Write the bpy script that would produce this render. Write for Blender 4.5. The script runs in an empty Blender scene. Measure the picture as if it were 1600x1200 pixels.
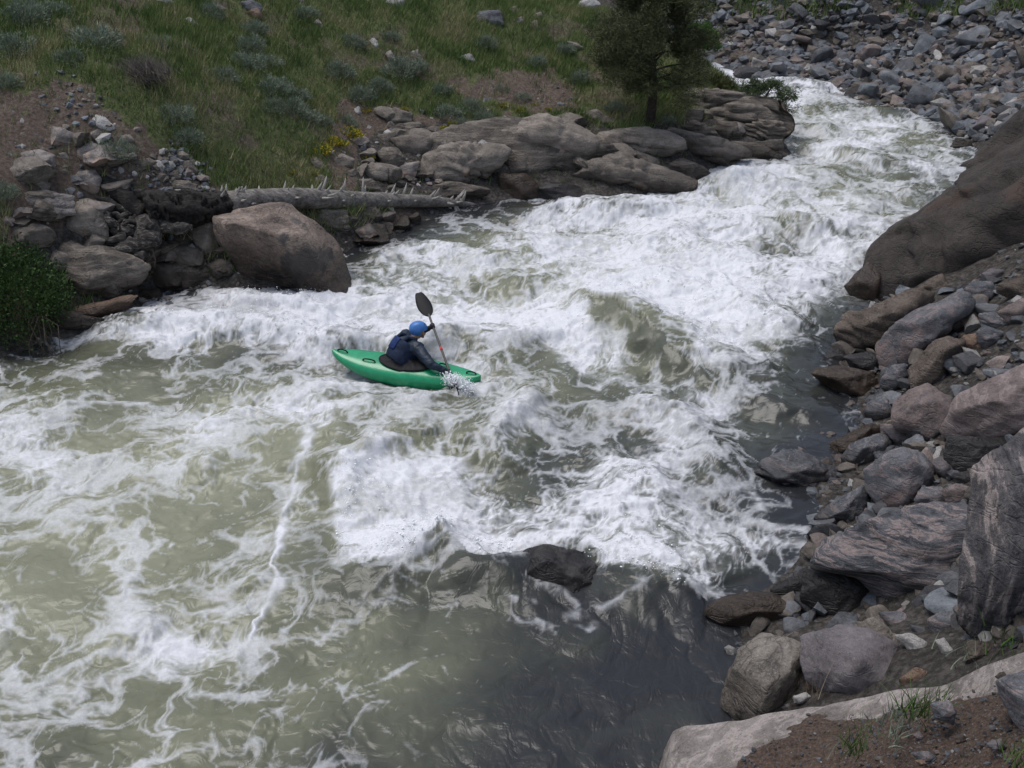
import bpy, bmesh, math, random
import numpy as np
from mathutils import Vector, Matrix

# ------------------------------------------------------------------ camera, sky, sun, exposure
C = bpy.context.scene.collection
F_PX, CAM_H, PITCH = 1555.0, 7.3, math.radians(29)
cam_d = bpy.data.cameras.new('camera'); cam = bpy.data.objects.new('camera', cam_d); C.objects.link(cam)
cam.location = (0, 0, CAM_H); cam.rotation_euler = (math.pi/2 - PITCH, 0, 0)
cam_d.sensor_width = 36; cam_d.lens = F_PX/1600*36; cam_d.clip_end = 600; cam_d.clip_start = .1
bpy.context.scene.camera = cam
bpy.context.scene.render.resolution_x = 1024; bpy.context.scene.render.resolution_y = 768
world = bpy.data.worlds.new('World'); bpy.context.scene.world = world; world.use_nodes = True
nt = world.node_tree; nt.nodes.clear()
SUN_EL, SUN_AZ = math.radians(70), math.radians(-60)
sky = nt.nodes.new('ShaderNodeTexSky'); sky.sky_type = 'NISHITA'; sky.sun_disc = False
sky.sun_elevation = SUN_EL; sky.sun_rotation = SUN_AZ; sky.air_density = 1.0; sky.dust_density = 2.2; sky.ozone_density = 1.0
bg = nt.nodes.new('ShaderNodeBackground'); bg.inputs[1].default_value = 0.122
hs = nt.nodes.new('ShaderNodeHueSaturation'); hs.inputs['Saturation'].default_value = .72
wo = nt.nodes.new('ShaderNodeOutputWorld')
nt.links.new(sky.outputs[0], hs.inputs['Color']); nt.links.new(hs.outputs[0], bg.inputs[0]); nt.links.new(bg.outputs[0], wo.inputs[0])
sd = bpy.data.lights.new('sun', 'SUN'); sd.energy = 1.2; sd.angle = math.radians(34); sd.color = (1, .98, .965)
so = bpy.data.objects.new('sun', sd); C.objects.link(so)
sdir = Vector((math.sin(SUN_AZ)*math.cos(SUN_EL), math.cos(SUN_AZ)*math.cos(SUN_EL), math.sin(SUN_EL)))
so.rotation_euler = sdir.to_track_quat('Z', 'Y').to_euler(); so.location = (0, 0, 30)
vs = bpy.context.scene.view_settings; vs.view_transform = 'Standard'; vs.look = 'None'; vs.exposure = 0.58; vs.gamma = 1
bpy.context.scene.view_settings.use_curve_mapping = False

# ------------------------------------------------------------------ helpers
rs = np.random.RandomState(7); random.seed(7)
CP, SP = math.cos(PITCH), math.sin(PITCH)
RIGHT = np.array([1., 0, 0]); UPV = np.array([0, SP, CP]); FWD = np.array([0, CP, -SP]); CAMP = np.array([0, 0, CAM_H])
def ray(x, y):
    return FWD + RIGHT*((x-800)/F_PX) + UPV*((600-y)/F_PX)
def P(x, y, z=0.0):
    d = ray(x, y); return CAMP + d*((z-CAM_H)/d[2])
def at_depth(x, y, D): return CAMP + ray(x, y)*D
def project(X, Y, Z):
    zz = np.maximum(Y*CP - (Z-CAM_H)*SP, .05); u = Y*SP + (Z-CAM_H)*CP
    return 800 + X/zz*F_PX, 600 - u/zz*F_PX
L2 = rs.rand(256, 256); L3 = rs.rand(48, 48, 48)
def n2(x, y):
    xi = np.floor(x).astype(int); yi = np.floor(y).astype(int); fx = x-xi; fy = y-yi
    fx = fx*fx*(3-2*fx); fy = fy*fy*(3-2*fy)
    a = L2[xi & 255, yi & 255]; b = L2[(xi+1) & 255, yi & 255]; c = L2[xi & 255, (yi+1) & 255]; d = L2[(xi+1) & 255, (yi+1) & 255]
    return (a*(1-fx)+b*fx)*(1-fy) + (c*(1-fx)+d*fx)*fy
def fbm2(x, y, o=4, g=.5):
    s = 0; a = 1; t = 0
    for k in range(o):
        s = s + a*n2(x*2**k + 17.3*k, y*2**k + 9.1*k); t += a; a *= g
    return s/t
def n3(p):
    i = np.floor(p).astype(int); f = p-i; f = f*f*(3-2*f); i = i % 48; j = (i+1) % 48
    x0, y0, z0 = i.T; x1, y1, z1 = j.T; fx, fy, fz = f.T
    c00 = L3[x0, y0, z0]*(1-fx)+L3[x1, y0, z0]*fx; c10 = L3[x0, y1, z0]*(1-fx)+L3[x1, y1, z0]*fx
    c01 = L3[x0, y0, z1]*(1-fx)+L3[x1, y0, z1]*fx; c11 = L3[x0, y1, z1]*(1-fx)+L3[x1, y1, z1]*fx
    return (c00*(1-fy)+c10*fy)*(1-fz)+(c01*(1-fy)+c11*fy)*fz
def fbm3(p, o=4, g=.5):
    s = 0; a = 1; t = 0
    for k in range(o): s = s + a*n3(p*2**k + 5.7*k); t += a; a *= g
    return s/t
def sstep(a, b, x): t = np.clip((x-a)/(b-a), 0, 1); return t*t*(3-2*t)
def seg_dist(X, Y, line):
    """distance, signed side (left +) and 0..1 position along a polyline in world metres"""
    best = np.full(X.shape, 1e9); sgn = np.zeros(X.shape); par = np.zeros(X.shape); n = len(line)-1
    for k in range(n):
        ax, ay = line[k][:2]; bx, by = line[k+1][:2]; dx, dy = bx-ax, by-ay; l2 = dx*dx+dy*dy+1e-9
        t = np.clip(((X-ax)*dx+(Y-ay)*dy)/l2, 0, 1); ex = X-ax-t*dx; ey = Y-ay-t*dy; d = np.hypot(ex, ey); m = d < best
        best[m] = d[m]; sgn[m] = np.sign(dx*ey-dy*ex)[m]; par[m] = ((k+t)/n)[m]
    return best, sgn, par
def in_poly(x, y, poly):
    r = np.zeros(np.shape(x), bool); n = len(poly)
    for i in range(n):
        x1, y1 = poly[i]; x2, y2 = poly[(i+1) % n]
        if y1 == y2: continue
        r ^= ((y1 > y) != (y2 > y)) & (x < (x2-x1)*(y-y1)/(y2-y1)+x1)
    return r

def mesh_np(name, V, Fq, smooth=True):
    """numpy verts + face array (n,3) or (n,4) -> mesh"""
    me = bpy.data.meshes.new(name); V = np.asarray(V, np.float32); Fq = np.asarray(Fq, np.int32); k = Fq.shape[1]
    me.vertices.add(len(V)); me.vertices.foreach_set('co', V.ravel())
    me.loops.add(Fq.size); me.loops.foreach_set('vertex_index', Fq.ravel())
    me.polygons.add(len(Fq)); me.polygons.foreach_set('loop_start', np.arange(0, Fq.size, k, dtype=np.int32))
    me.polygons.foreach_set('use_smooth', np.full(len(Fq), smooth)); me.update(calc_edges=True)
    return me
def link(name, me, mat=None, parent=None, loc=None):
    o = bpy.data.objects.new(name, me); C.objects.link(o)
    if mat is not None: me.materials.append(mat)
    if parent is not None: o.parent = parent
    if loc is not None: o.location = loc
    return o
def tag(o, label=None, cat=None, group=None, kind=None):
    if label: o['label'] = label
    if cat: o['category'] = cat
    if group: o['group'] = group
    if kind: o['kind'] = kind
    return o
def empty(name, loc, label, cat, group=None):
    o = bpy.data.objects.new(name, None); C.objects.link(o); o.location = loc; o.empty_display_size = .1
    return tag(o, label, cat, group)
def fattr(me, name, arr):
    a = me.attributes.new(name, 'FLOAT', 'POINT'); a.data.foreach_set('value', np.asarray(arr, np.float32))
def tube(pts, rad, n=8, seed=0, rough=0.0, cap=True):
    pts = np.array(pts, float); rad = np.broadcast_to(np.asarray(rad, float), (len(pts),)); V = []; 
    T = np.gradient(pts, axis=0); T /= np.linalg.norm(T, axis=1)[:, None]+1e-9
    ref = np.array([0, 0, 1.]) if abs(T[0][2]) < .8 else np.array([0, 1., 0])
    for i in range(len(pts)):
        a = np.cross(T[i], ref); a /= np.linalg.norm(a)+1e-9; b = np.cross(T[i], a); th = np.arange(n)*2*math.pi/n
        r = rad[i]*np.ones(n)
        if rough: r = r*(1+rough*(n3(np.c_[np.cos(th)*1.3+seed, np.sin(th)*1.3+i*.45, np.full(n, i*.3)])-.5)*2)
        V.append(pts[i]+np.outer(np.cos(th)*r, a)+np.outer(np.sin(th)*r, b))
    V = np.concatenate(V); m = len(pts); Fq = []
    for i in range(m-1):
        for k in range(n): Fq.append((i*n+k, i*n+(k+1) % n, (i+1)*n+(k+1) % n, (i+1)*n+k))
    if cap:
        c0 = len(V); V = np.vstack([V, pts[0], pts[-1]])
        for k in range(n): Fq.append((c0, (k+1) % n, k, c0)); Fq.append((c0+1, (m-1)*n+k, (m-1)*n+(k+1) % n, c0+1))
    return V, Fq
def mesh_py(name, V, Fs, smooth=True):
    me = bpy.data.meshes.new(name); me.from_pydata([tuple(v) for v in V], [], [tuple(dict.fromkeys(f)) for f in Fs]); me.validate()
    me.polygons.foreach_set('use_smooth', [smooth]*len(me.polygons)); me.update(); return me

# ------------------------------------------------------------------ materials
def newmat(name):
    m = bpy.data.materials.new(name); m.use_nodes = True; t = m.node_tree; b = t.nodes['Principled BSDF']; return m, t, b
class NB:
    def __init__(s, t): s.t = t
    def n(s, ty, **k):
        x = s.t.nodes.new(ty)
        for a, v in k.items(): setattr(x, a, v)
        return x
    def l(s, a, b): s.t.links.new(a, b)
    def noise(s, co, scale, detail=6, rough=.6, dist=0.0):
        x = s.n('ShaderNodeTexNoise'); x.inputs['Scale'].default_value = scale; x.inputs['Detail'].default_value = detail
        x.inputs['Roughness'].default_value = rough; x.inputs['Distortion'].default_value = dist; s.l(co, x.inputs['Vector']); return x.outputs['Fac']
    def ramp(s, fac, stops, interp='LINEAR'):
        x = s.n('ShaderNodeValToRGB'); e = x.color_ramp; e.interpolation = interp
        while len(e.elements) < len(stops): e.elements.new(.5)
        for q, (p, c) in zip(e.elements, stops): q.position = p; q.color = (c if len(c) == 4 else (*c, 1)) if hasattr(c, '__len__') else (c, c, c, 1)
        s.l(fac, x.inputs[0]); return x.outputs[0]
    def mix(s, fac, a, b, mode='MIX'):
        x = s.n('ShaderNodeMix', data_type='RGBA', blend_type=mode); x.clamp_factor = True
        for sock, v in ((0, fac), (6, a), (7, b)):
            if hasattr(v, 'is_linked') or hasattr(v, 'links'): s.l(v, x.inputs[sock])
            else: x.inputs[sock].default_value = v if sock == 0 else (*v[:3], 1)
        return x.outputs[2]
    def math(s, op, a, b=None, c=None):
        x = s.n('ShaderNodeMath', operation=op)
        for i, v in enumerate((a, b, c)):
            if v is None: continue
            if hasattr(v, 'links'): s.l(v, x.inputs[i])
            else: x.inputs[i].default_value = v
        return x.outputs[0]
    def attr(s, name): x = s.n('ShaderNodeAttribute', attribute_name=name); return x.outputs['Fac']
    def mapping(s, co, scale=(1, 1, 1), rot=(0, 0, 0)):
        x = s.n('ShaderNodeMapping'); x.inputs['Scale'].default_value = scale; x.inputs['Rotation'].default_value = rot; s.l(co, x.inputs['Vector']); return x.outputs[0]
    def bump(s, h, dist, strength=1.0, prev=None):
        x = s.n('ShaderNodeBump'); x.inputs['Distance'].default_value = dist; x.inputs['Strength'].default_value = strength; s.l(h, x.inputs['Height'])
        if prev is not None: s.l(prev, x.inputs['Normal'])
        return x.outputs[0]

def rock_mat(name, dark, mid, light, vein=None, vein_amt=.0, band=0.0, band_scale=(2, 2, 14), rot=(.3, .5, 0), lichen=0.0, wet=.22, bump=.02, patch=None, patch_amt=0.0, allwet=False, bandcol=None):
    m, t, b = newmat(name); N = NB(t); co = N.n('ShaderNodeTexCoord').outputs['Object']
    oi = N.n('ShaderNodeObjectInfo').outputs['Random']
    big = N.noise(co, 1.6, 9, .68, .1); fine = N.noise(co, 26, 8, .8)
    col = N.ramp(N.math('ADD', N.math('MULTIPLY', big, .62), N.math('MULTIPLY', fine, .38)), [(.38, dark), (.5, mid), (.61, light)])
    if band:
        bc = N.mapping(co, band_scale, rot); bn = N.noise(bc, 1.0, 9, .66, .35)
        k = N.ramp(bn, [(.44, 0), (.5, .15), (.55, 1), (.62, .2)])
        col = N.mix(N.math('MULTIPLY', k, band), col, bandcol or tuple(min(1, c*2.2) for c in light))
        k2 = N.ramp(bn, [(.36, 1), (.44, 0)]); col = N.mix(N.math('MULTIPLY', k2, band*.8), col, tuple(c*.45 for c in dark))
    if patch:
        pn = N.noise(co, .9, 8, .55, .4); col = N.mix(N.ramp(pn, [(.62-patch_amt*.3, 0), (.66-patch_amt*.3, .85)]), col, N.mix(fine, tuple(c*.7 for c in patch), patch))
    if vein:
        vn = N.noise(N.mapping(co, (1, 1, 3.0), (.5, .9, .2)), 1.6, 6, .55, 1.2)
        k = N.math('ABSOLUTE', N.math('SUBTRACT', vn, .5)); k = N.ramp(k, [(.0, 1), (.02+vein_amt*.05, 0)])
        col = N.mix(N.math('MULTIPLY', k, min(1, .4+vein_amt)), col, vein)
    if lichen:
        ln = N.noise(co, 9, 5, .7); col = N.mix(N.ramp(ln, [(.62, 0), (.68, lichen)]), col, (.22, .23, .17))
    # mineral speckle
    sp = N.noise(co, 75, 3, .7); col = N.mix(N.ramp(sp, [(.33, .65), (.42, 0)]), col, tuple(c*.35 for c in dark)); col = N.mix(N.ramp(sp, [(.6, 0), (.7, .5)]), col, tuple(min(1, c*1.7) for c in light))
    hsv = N.n('ShaderNodeHueSaturation'); N.l(col, hsv.inputs['Color']); N.l(N.math('MULTIPLY_ADD', oi, .35, .83), hsv.inputs['Value'])
    hsv.inputs['Saturation'].default_value = .95; col = hsv.outputs[0]
    # wet band where the river splashes
    z = N.n('ShaderNodeSeparateXYZ'); N.l(N.n('ShaderNodeNewGeometry').outputs['Position'], z.inputs[0])
    wn = N.math('ADD', z.outputs[2], N.math('MULTIPLY', N.math('SUBTRACT', big, .5), -.7))
    wf = N.math('SUBTRACT', 1.0, N.math('SMOOTH_MIN', 1.0, N.math('MAXIMUM', N.math('DIVIDE', N.math('SUBTRACT', wn, wet*.6), max(wet, .01)), 0.0), .1))
    if allwet: wf = N.math('ADD', wf, 1.0)
    col = N.mix(N.math('MINIMUM', wf, 1.0), col, N.mix(1.0, col, (.34, .32, .30), 'MULTIPLY'))
    N.l(col, b.inputs['Base Color'])
    N.l(N.ramp(wf, [(0, .88), (1, .32)]), b.inputs['Roughness']); b.inputs['Specular IOR Level'].default_value = .35
    h = N.math('ADD', N.math('MULTIPLY', N.noise(co, 3.2, 13, .74), 1.25), N.math('MULTIPLY', fine, .35))
    if band: h = N.math('ADD', h, N.math('MULTIPLY', bn, 1.1*band))
    cr = N.noise(N.mapping(co, (1, 1, 2.2), (.4, .7, .2)), 1.5, 4, .6, .4); cr = N.ramp(N.math('ABSOLUTE', N.math('SUBTRACT', cr, .5)), [(0, 0), (.02, 1)])
    h = N.math('ADD', h, N.math('MULTIPLY', cr, .25))
    N.l(N.bump(h, bump*1.6), b.inputs['Normal']); return m

M = {}
M['slate'] = rock_mat('rock_slate', (.035, .037, .043), (.085, .087, .095), (.15, .15, .155), vein=(.3, .22, .19), vein_amt=.1, band=.25)
M['slatewet'] = rock_mat('rock_slate_wet', (.03, .03, .033), (.06, .058, .06), (.11, .1, .1), band=.3, allwet=True)
M['brownwet'] = rock_mat('rock_brown_wet', (.05, .038, .028), (.11, .08, .055), (.17, .12, .09), band=.2, allwet=True)
M['stripe'] = rock_mat('rock_banded', (.04, .042, .048), (.095, .098, .108), (.16, .155, .16), band=1.0, band_scale=(1.6, 5.0, 30), rot=(.15, .32, .1), bandcol=(.3, .235, .215), bump=.03)
M['fold'] = rock_mat('rock_folded', (.035, .033, .036), (.085, .08, .083), (.15, .14, .14), band=.9, band_scale=(7, 1.6, 1.0), rot=(.1, .1, .35), bandcol=(.4, .33, .3), bump=.045)
M['pink'] = rock_mat('rock_pink', (.10, .078, .072), (.19, .145, .132), (.28, .22, .2), vein=(.07, .07, .08), vein_amt=.15, patch=(.1, .1, .11), patch_amt=.25)
M['pinkgrey'] = rock_mat('rock_pink_grey', (.06, .06, .066), (.12, .118, .125), (.2, .19, .19), patch=(.26, .185, .165), patch_amt=.3, vein=(.27, .2, .18), vein_amt=.2)
M['mauve'] = rock_mat('rock_mauve', (.075, .066, .068), (.13, .114, .116), (.18, .162, .162), bump=.01)
M['redbrown'] = rock_mat('rock_red_brown', (.065, .052, .048), (.125, .096, .088), (.18, .145, .134), band=.3, bump=.015)
M['brown'] = rock_mat('rock_brown', (.055, .042, .032), (.12, .092, .072), (.19, .15, .12), vein=(.06, .05, .04), vein_amt=.2, bump=.04, lichen=.3)
M['cliff'] = rock_mat('rock_cliff', (.03, .025, .022), (.06, .049, .042), (.095, .078, .067), patch=(.1, .066, .048), patch_amt=.1, bump=.06)
M['tan'] = rock_mat('rock_tan', (.12, .105, .088), (.29, .255, .215), (.46, .41, .36), vein=(.05, .045, .04), vein_amt=.3, lichen=.2, patch=(.06, .052, .045), patch_amt=.2, wet=.5, bump=.035)
M['tanbig'] = rock_mat('rock_tan_boulder', (.085, .066, .054), (.25, .19, .15), (.42, .33, .265), patch=(.11, .103, .1), patch_amt=.3, vein=(.06, .05, .045), vein_amt=.25, lichen=.5, wet=.75, bump=.05)
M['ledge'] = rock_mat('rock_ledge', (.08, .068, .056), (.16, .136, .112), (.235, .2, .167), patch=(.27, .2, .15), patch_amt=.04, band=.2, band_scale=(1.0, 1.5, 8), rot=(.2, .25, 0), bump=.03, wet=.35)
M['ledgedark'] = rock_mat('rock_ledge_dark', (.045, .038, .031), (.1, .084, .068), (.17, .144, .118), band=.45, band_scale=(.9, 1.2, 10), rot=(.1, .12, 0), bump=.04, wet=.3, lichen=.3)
M['ledgepink'] = rock_mat('rock_ledge_pink', (.1, .085, .075), (.19, .165, .15), (.27, .235, .21), patch=(.38, .27, .21), patch_amt=.4, band=.3, band_scale=(1, 1, 7), rot=(.2, .3, 0), bump=.03, wet=.3)
M['pale'] = rock_mat('rock_pale', (.2, .19, .175), (.34, .32, .3), (.5, .47, .44), bump=.02)
M['rust'] = rock_mat('rock_rust', (.09, .06, .04), (.17, .11, .075), (.26, .18, .13), bump=.02)
M['slabtan'] = rock_mat('rock_slab', (.1, .084, .075), (.19, .162, .145), (.285, .248, .225), band=.35, band_scale=(2, 6, 12), rot=(0, 0, .5), bump=.02, lichen=.3)

def flat_mat(name, c, rough=.6, var=.15, scale=30, spec=.3, bump=0.0, metal=0.0):
    m, t, b = newmat(name); N = NB(t); co = N.n('ShaderNodeTexCoord').outputs['Object']; n = N.noise(co, scale, 4, .6)
    N.l(N.ramp(n, [(.3, tuple(x*(1-var) for x in c)), (.7, tuple(min(1, x*(1+var)) for x in c))]), b.inputs['Base Color'])
    b.inputs['Roughness'].default_value = rough; b.inputs['Specular IOR Level'].default_value = spec; b.inputs['Metallic'].default_value = metal
    if bump: N.l(N.bump(n, bump), b.inputs['Normal'])
    return m
def leaf_mat(name, c1, c2, rough=.7):
    m, t, b = newmat(name); N = NB(t); a = N.attr('tint'); n = N.noise(N.n('ShaderNodeNewGeometry').outputs['Position'], 1.1, 4, .6)
    f = N.math('ADD', N.math('MULTIPLY', a, .6), N.math('MULTIPLY', n, .4))
    N.l(N.ramp(f, [(.15, c1), (.8, c2)]), b.inputs['Base Color']); b.inputs['Roughness'].default_value = rough; b.inputs['Specular IOR Level'].default_value = .2
    return m

# ------------------------------------------------------------------ terrain
ctrl = []
def cp(l):
    for x, y, z in l: p = P(x, y, z); ctrl.append((p[0], p[1], z))
LEFT_PX = [(0, 560), (60, 525), (160, 500), (250, 455), (340, 455), (430, 462), (520, 440), (550, 385), (600, 370), (740, 320), (830, 310), (1000, 310), (1080, 290), (1140, 255), (1225, 245), (1215, 190)]
RIGHT_PX = [(1125, 105), (1200, 125), (1340, 155), (1440, 180), (1530, 240), (1500, 310), (1410, 440), (1345, 500), (1300, 560), (1340, 620), (1230, 740), (1270, 830), (1220, 900), (1130, 940), (1160, 1000), (1140, 1110)]
cp([(x, y, 0) for x, y in LEFT_PX+RIGHT_PX])
ctrl += [(-12, 13.6, 0), (-18, 12, 0), (-30, 10, 0), (7.2, 32, 0), (5.4, 34.6, 0), (1, 38, 0), (-6, 42, 0), (5, 39, 0), (0, 43, 0), (-6, 47, 0)]
ctrl += [(p[0], p[1], -.9) for p in (P(1240, 170), P(1180, 133), P(1205, 150), P(1290, 190), P(1400, 215), P(1440, 250), P(1330, 250), P(1420, 290), P(1370, 350), P(1320, 420), P(1200, 330), P(1000, 400), P(1150, 480), P(800, 420), P(700, 520), P(1000, 600), P(400, 560), P(800, 700), P(500, 700), P(200, 620), P(1100, 780), P(300, 900), P(700, 950), P(900, 1050), P(100, 1100), P(500, 1150), P(1000, 1150), P(640, 420))]
ctrl += [(5.2, 37, -.8), (1, 40.5, -.8), (-6, 44.5, -.8), (-12, 10, -1), (-20, 8, -1), (-30, 7, -1), (-8, 5.5, -.9), (-2, 4.6, -.6), (-14, 5, -.8), (-2, 3.2, .3), (-8, 3.0, .4), (-16, 2, .5), (-30, 2, 1), (0, -1, 4.4), (3.5, -1, 5), (-5, -1, 3.4), (8, 0, 6), (-12, -3, 4)]
# left slope
cp([(0, 430, .9), (100, 380, 1.1), (200, 330, 1.3), (0, 280, 2.2), (200, 240, 2.2), (340, 300, 1.4), (420, 320, .9), (540, 310, .8), (0, 130, 3.3), (200, 120, 3.2), (0, 0, 4.2), (300, 0, 3.8), (430, 150, 2.4), (450, 260, 1.3), (600, 0, 3.3), (600, 120, 2.1), (560, 200, 1.3), (620, 250, .8), (700, 210, 1.1), (720, 270, .5), (850, 190, 1.1), (850, 250, .6), (950, 260, .5), (950, 190, 1.0), (1010, 195, 1.0), (1050, 240, .4), (800, 100, 2.0), (900, 0, 2.8), (950, 100, 1.8), (1040, 60, 1.65), (1100, 120, 1.0), (1130, 150, .7), (1100, 200, .7), (1180, 200, .5)])
ctrl += [(-16, 22, 7), (-14, 28, 8), (-8, 32, 7), (-2, 36, 3.4), (-20, 14.5, 3), (-30, 20, 9), (-14, 40, 9), (3.5, 34.5, 2.0), (6.2, 31.2, 1.0)]
# talus beyond the bend and the right bank
cp([(1600, 0, 2.7), (1600, 100, 1.4), (1520, 100, 1.0), (1440, 0, 2.3), (1440, 90, .8), (1300, 0, 2.1), (1300, 70, .7), (1150, 0, 1.8), (1150, 50, .8)])
ctrl += [(4, 44, 2.2), (-2, 49, 3), (8, 46, 5), (16, 44, 8), (22, 34, 7), (26, 24, 8), (40, 30, 14), (30, 60, 18), (0, 70, 16), (-30, 60, 16), (15, 24, 2.6), (13, 19, 2.8), (10.5, 16, 2.6), (60, 60, 24), (60, 0, 18), (-60, 40, 20), (0, 120, 30), (-60, 0, 6), (10, 10, 4), (14, 6, 6)]
cp([(1450, 470, .5), (1600, 480, 1.3), (1400, 560, .3), (1500, 560, .8), (1600, 600, 1.4), (1420, 650, .3), (1500, 700, .8), (1600, 750, 1.5), (1360, 740, .1), (1400, 800, .4), (1550, 850, 1.1), (1600, 950, 1.7), (1320, 930, .2), (1400, 960, .5), (1500, 990, 1.1), (1210, 1050, .25), (1290, 1060, .4), (1380, 1030, .7), (1450, 1010, .95)])
ctrl += [(1.75, 5.6, .1), (2.6, 5.7, .5), (1.2, 4.9, .2), (1.2, 4.2, .5), (2.5, 4.4, 1.2), (3.2, 4.6, 1.6), (3.5, 3, 2.4), (2, 2.6, 1.6), (.8, 3, .9)]
ctrl = np.array(ctrl)
def _rbf(c):
    d = np.hypot(c[:, None, 0]-c[None, :, 0], c[:, None, 1]-c[None, :, 1]); n = len(c)
    A = np.zeros((n+3, n+3)); A[:n, :n] = -d - np.eye(n)*.04; A[:n, n] = 1; A[:n, n+1:] = c[:, :2]; A[n, :n] = 1; A[n+1:, :n] = c[:, :2].T
    return np.linalg.solve(A, np.r_[c[:, 2], 0, 0, 0])
_w = _rbf(ctrl)
def rbf_eval(c, w, X, Y):
    sh = np.shape(X); X = np.ravel(X); Y = np.ravel(Y); out = w[-3] + w[-2]*X + w[-1]*Y
    for k in range(len(c)): out = out - w[k]*np.hypot(X-c[k, 0], Y-c[k, 1])
    return out.reshape(sh)
def terr(X, Y): return rbf_eval(ctrl, _w, np.asarray(X, float), np.asarray(Y, float))
def hit(x, y, off=0.0):
    """where the sight line meets the ground or the water"""
    d = ray(x, y); t = np.linspace(3, 70, 900); p = CAMP + t[:, None]*d
    g = np.maximum(terr(p[:, 0], p[:, 1]), 0) + off; k = np.argmax(p[:, 2] < g)
    if p[k, 2] >= g[k]: k = len(t)-1
    return p[k], t[k]

def fan(ymin, ymax, ny, tmax, nx, apex=6.0, skew=None):
    s = np.linspace(0, 1, ny); Y = (ymin+apex)*((ymax+apex)/(ymin+apex))**s - apex; T = np.linspace(-tmax, tmax, nx)
    YY = np.repeat(Y[:, None], nx, 1); XX = T[None, :]*(YY+apex); return XX, YY
def grid_faces(ny, nx, keep=None):
    i = np.arange(ny-1)[:, None]*nx + np.arange(nx-1)[None, :]; f = np.stack([i, i+1, i+nx+1, i+nx], -1)
    return f[keep] if keep is not None else f.reshape(-1, 4)
XX, YY = fan(-3, 160, 420, 1.0, 520)
Z = terr(XX, YY); land = sstep(-.1, .5, Z); far = 1
Z = Z + land*((fbm2(XX*.7, YY*.7, 3)-.5)*.35 + (fbm2(XX*3+5, YY*3, 4)-.5)*.16)
gm, t, b = newmat('ground'); N = NB(t); co = N.n('ShaderNodeNewGeometry').outputs['Position']
nf = N.noise(co, 14, 8, .7); nb = N.noise(co, .8, 6, .6)
dirt = N.ramp(nf, [(.3, (.055, .042, .033)), (.5, (.115, .088, .07)), (.68, (.19, .15, .125)), (.8, (.3, .26, .23))])
green = N.ramp(nf, [(.3, (.05, .06, .028)), (.6, (.12, .13, .06)), (.8, (.21, .18, .11))])
gcol = N.mix(N.ramp(N.math('ADD', N.attr('grassy'), N.math('MULTIPLY', N.math('SUBTRACT', nb, .5), .9)), [(.4, 0), (.6, 1)]), dirt, green)
rk = N.attr('rocky_gapshade'); rc = N.ramp(N.math('ADD', N.math('MULTIPLY', nf, .6), N.math('MULTIPLY', N.noise(co, 3.5, 6, .65), .4)), [(.36, (.025, .022, .02)), (.5, (.062, .056, .05)), (.64, (.13, .118, .105))])  # dark rubble and bedrock tone, with shade between boulders painted into it
gcol = N.mix(N.ramp(N.math('ADD', rk, N.math('MULTIPLY', N.math('SUBTRACT', nb, .5), .6)), [(.35, 0), (.6, 1)]), gcol, rc)
N.l(gcol, b.inputs['Base Color']); b.inputs['Roughness'].default_value = .95; b.inputs['Specular IOR Level'].default_value = .1
N.l(N.bump(N.noise(co, 9, 9, .72), .08), b.inputs['Normal'])
def left_land(X, Y, Zt):
    px, py = project(X, Y, Zt)
    return (X < 8.2) & (Zt > .25) & ((px < 1160) | (X < 3)) & (Y > 12) & (Y < 36+0*X) & ~((Y > 33.5+np.clip(4-X, 0, 3)) & (X > 1))
DIRT = [[(0, 150), (90, 120), (180, 170), (250, 220), (300, 270), (345, 300), (250, 340), (100, 420), (0, 460)], [(600, 180), (880, 185), (960, 215), (1010, 210), (1230, 150), (1230, 260), (1090, 310), (560, 320), (560, 220)], [(700, 140), (860, 110), (900, 175), (740, 170)], [(520, 160), (640, 170), (600, 330), (500, 300)]]
def grassy(X, Y, Zt):
    px, py = project(X, Y, Zt); g = left_land(X, Y, Zt).astype(float)
    px = px + (fbm2(X*1.5, Y*1.5, 3)-.5)*60; py = py + (fbm2(X*1.5+9, Y*1.5, 3)-.5)*45
    for d in DIRT: g[in_poly(px, py, d)] *= (.03 if d is DIRT[1] else .12)
    # thin grass at the top of the far talus
    g = g*(.45+.55*sstep(.36, .5, fbm2(X*.7+31, Y*.7, 4)))
    up = (X > 5) & (Y > 30) & (Zt > 2.45); g[up] = np.maximum(g[up], .55)
    return g
me = mesh_np('ground', np.c_[XX.ravel(), YY.ravel(), Z.ravel()], grid_faces(*XX.shape)); fattr(me, 'grassy', grassy(XX, YY, Z).ravel())
_px, _py = project(XX, YY, Z); rocky_gapshade = np.zeros_like(XX); rocky_gapshade[~left_land(XX, YY, Z) & (XX > -2)] = .8  # right bank and talus: rubble ground, darkened for the shadowed gaps between rocks
rocky_gapshade[in_poly(_px, _py, [(560, 230), (620, 190), (760, 200), (900, 190), (1010, 205), (1080, 150), (1250, 150), (1250, 260), (1080, 320), (700, 335), (560, 300)])] = 1
rocky_gapshade[in_poly(_px, _py, [(120, 330), (340, 320), (600, 330), (620, 380), (500, 470), (200, 540), (0, 560), (0, 420)])] = .9; rocky_gapshade[Z < .12] = 1
fattr(me, 'rocky_gapshade', rocky_gapshade.ravel())
tag(link('ground', me, gm), kind='structure')

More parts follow.
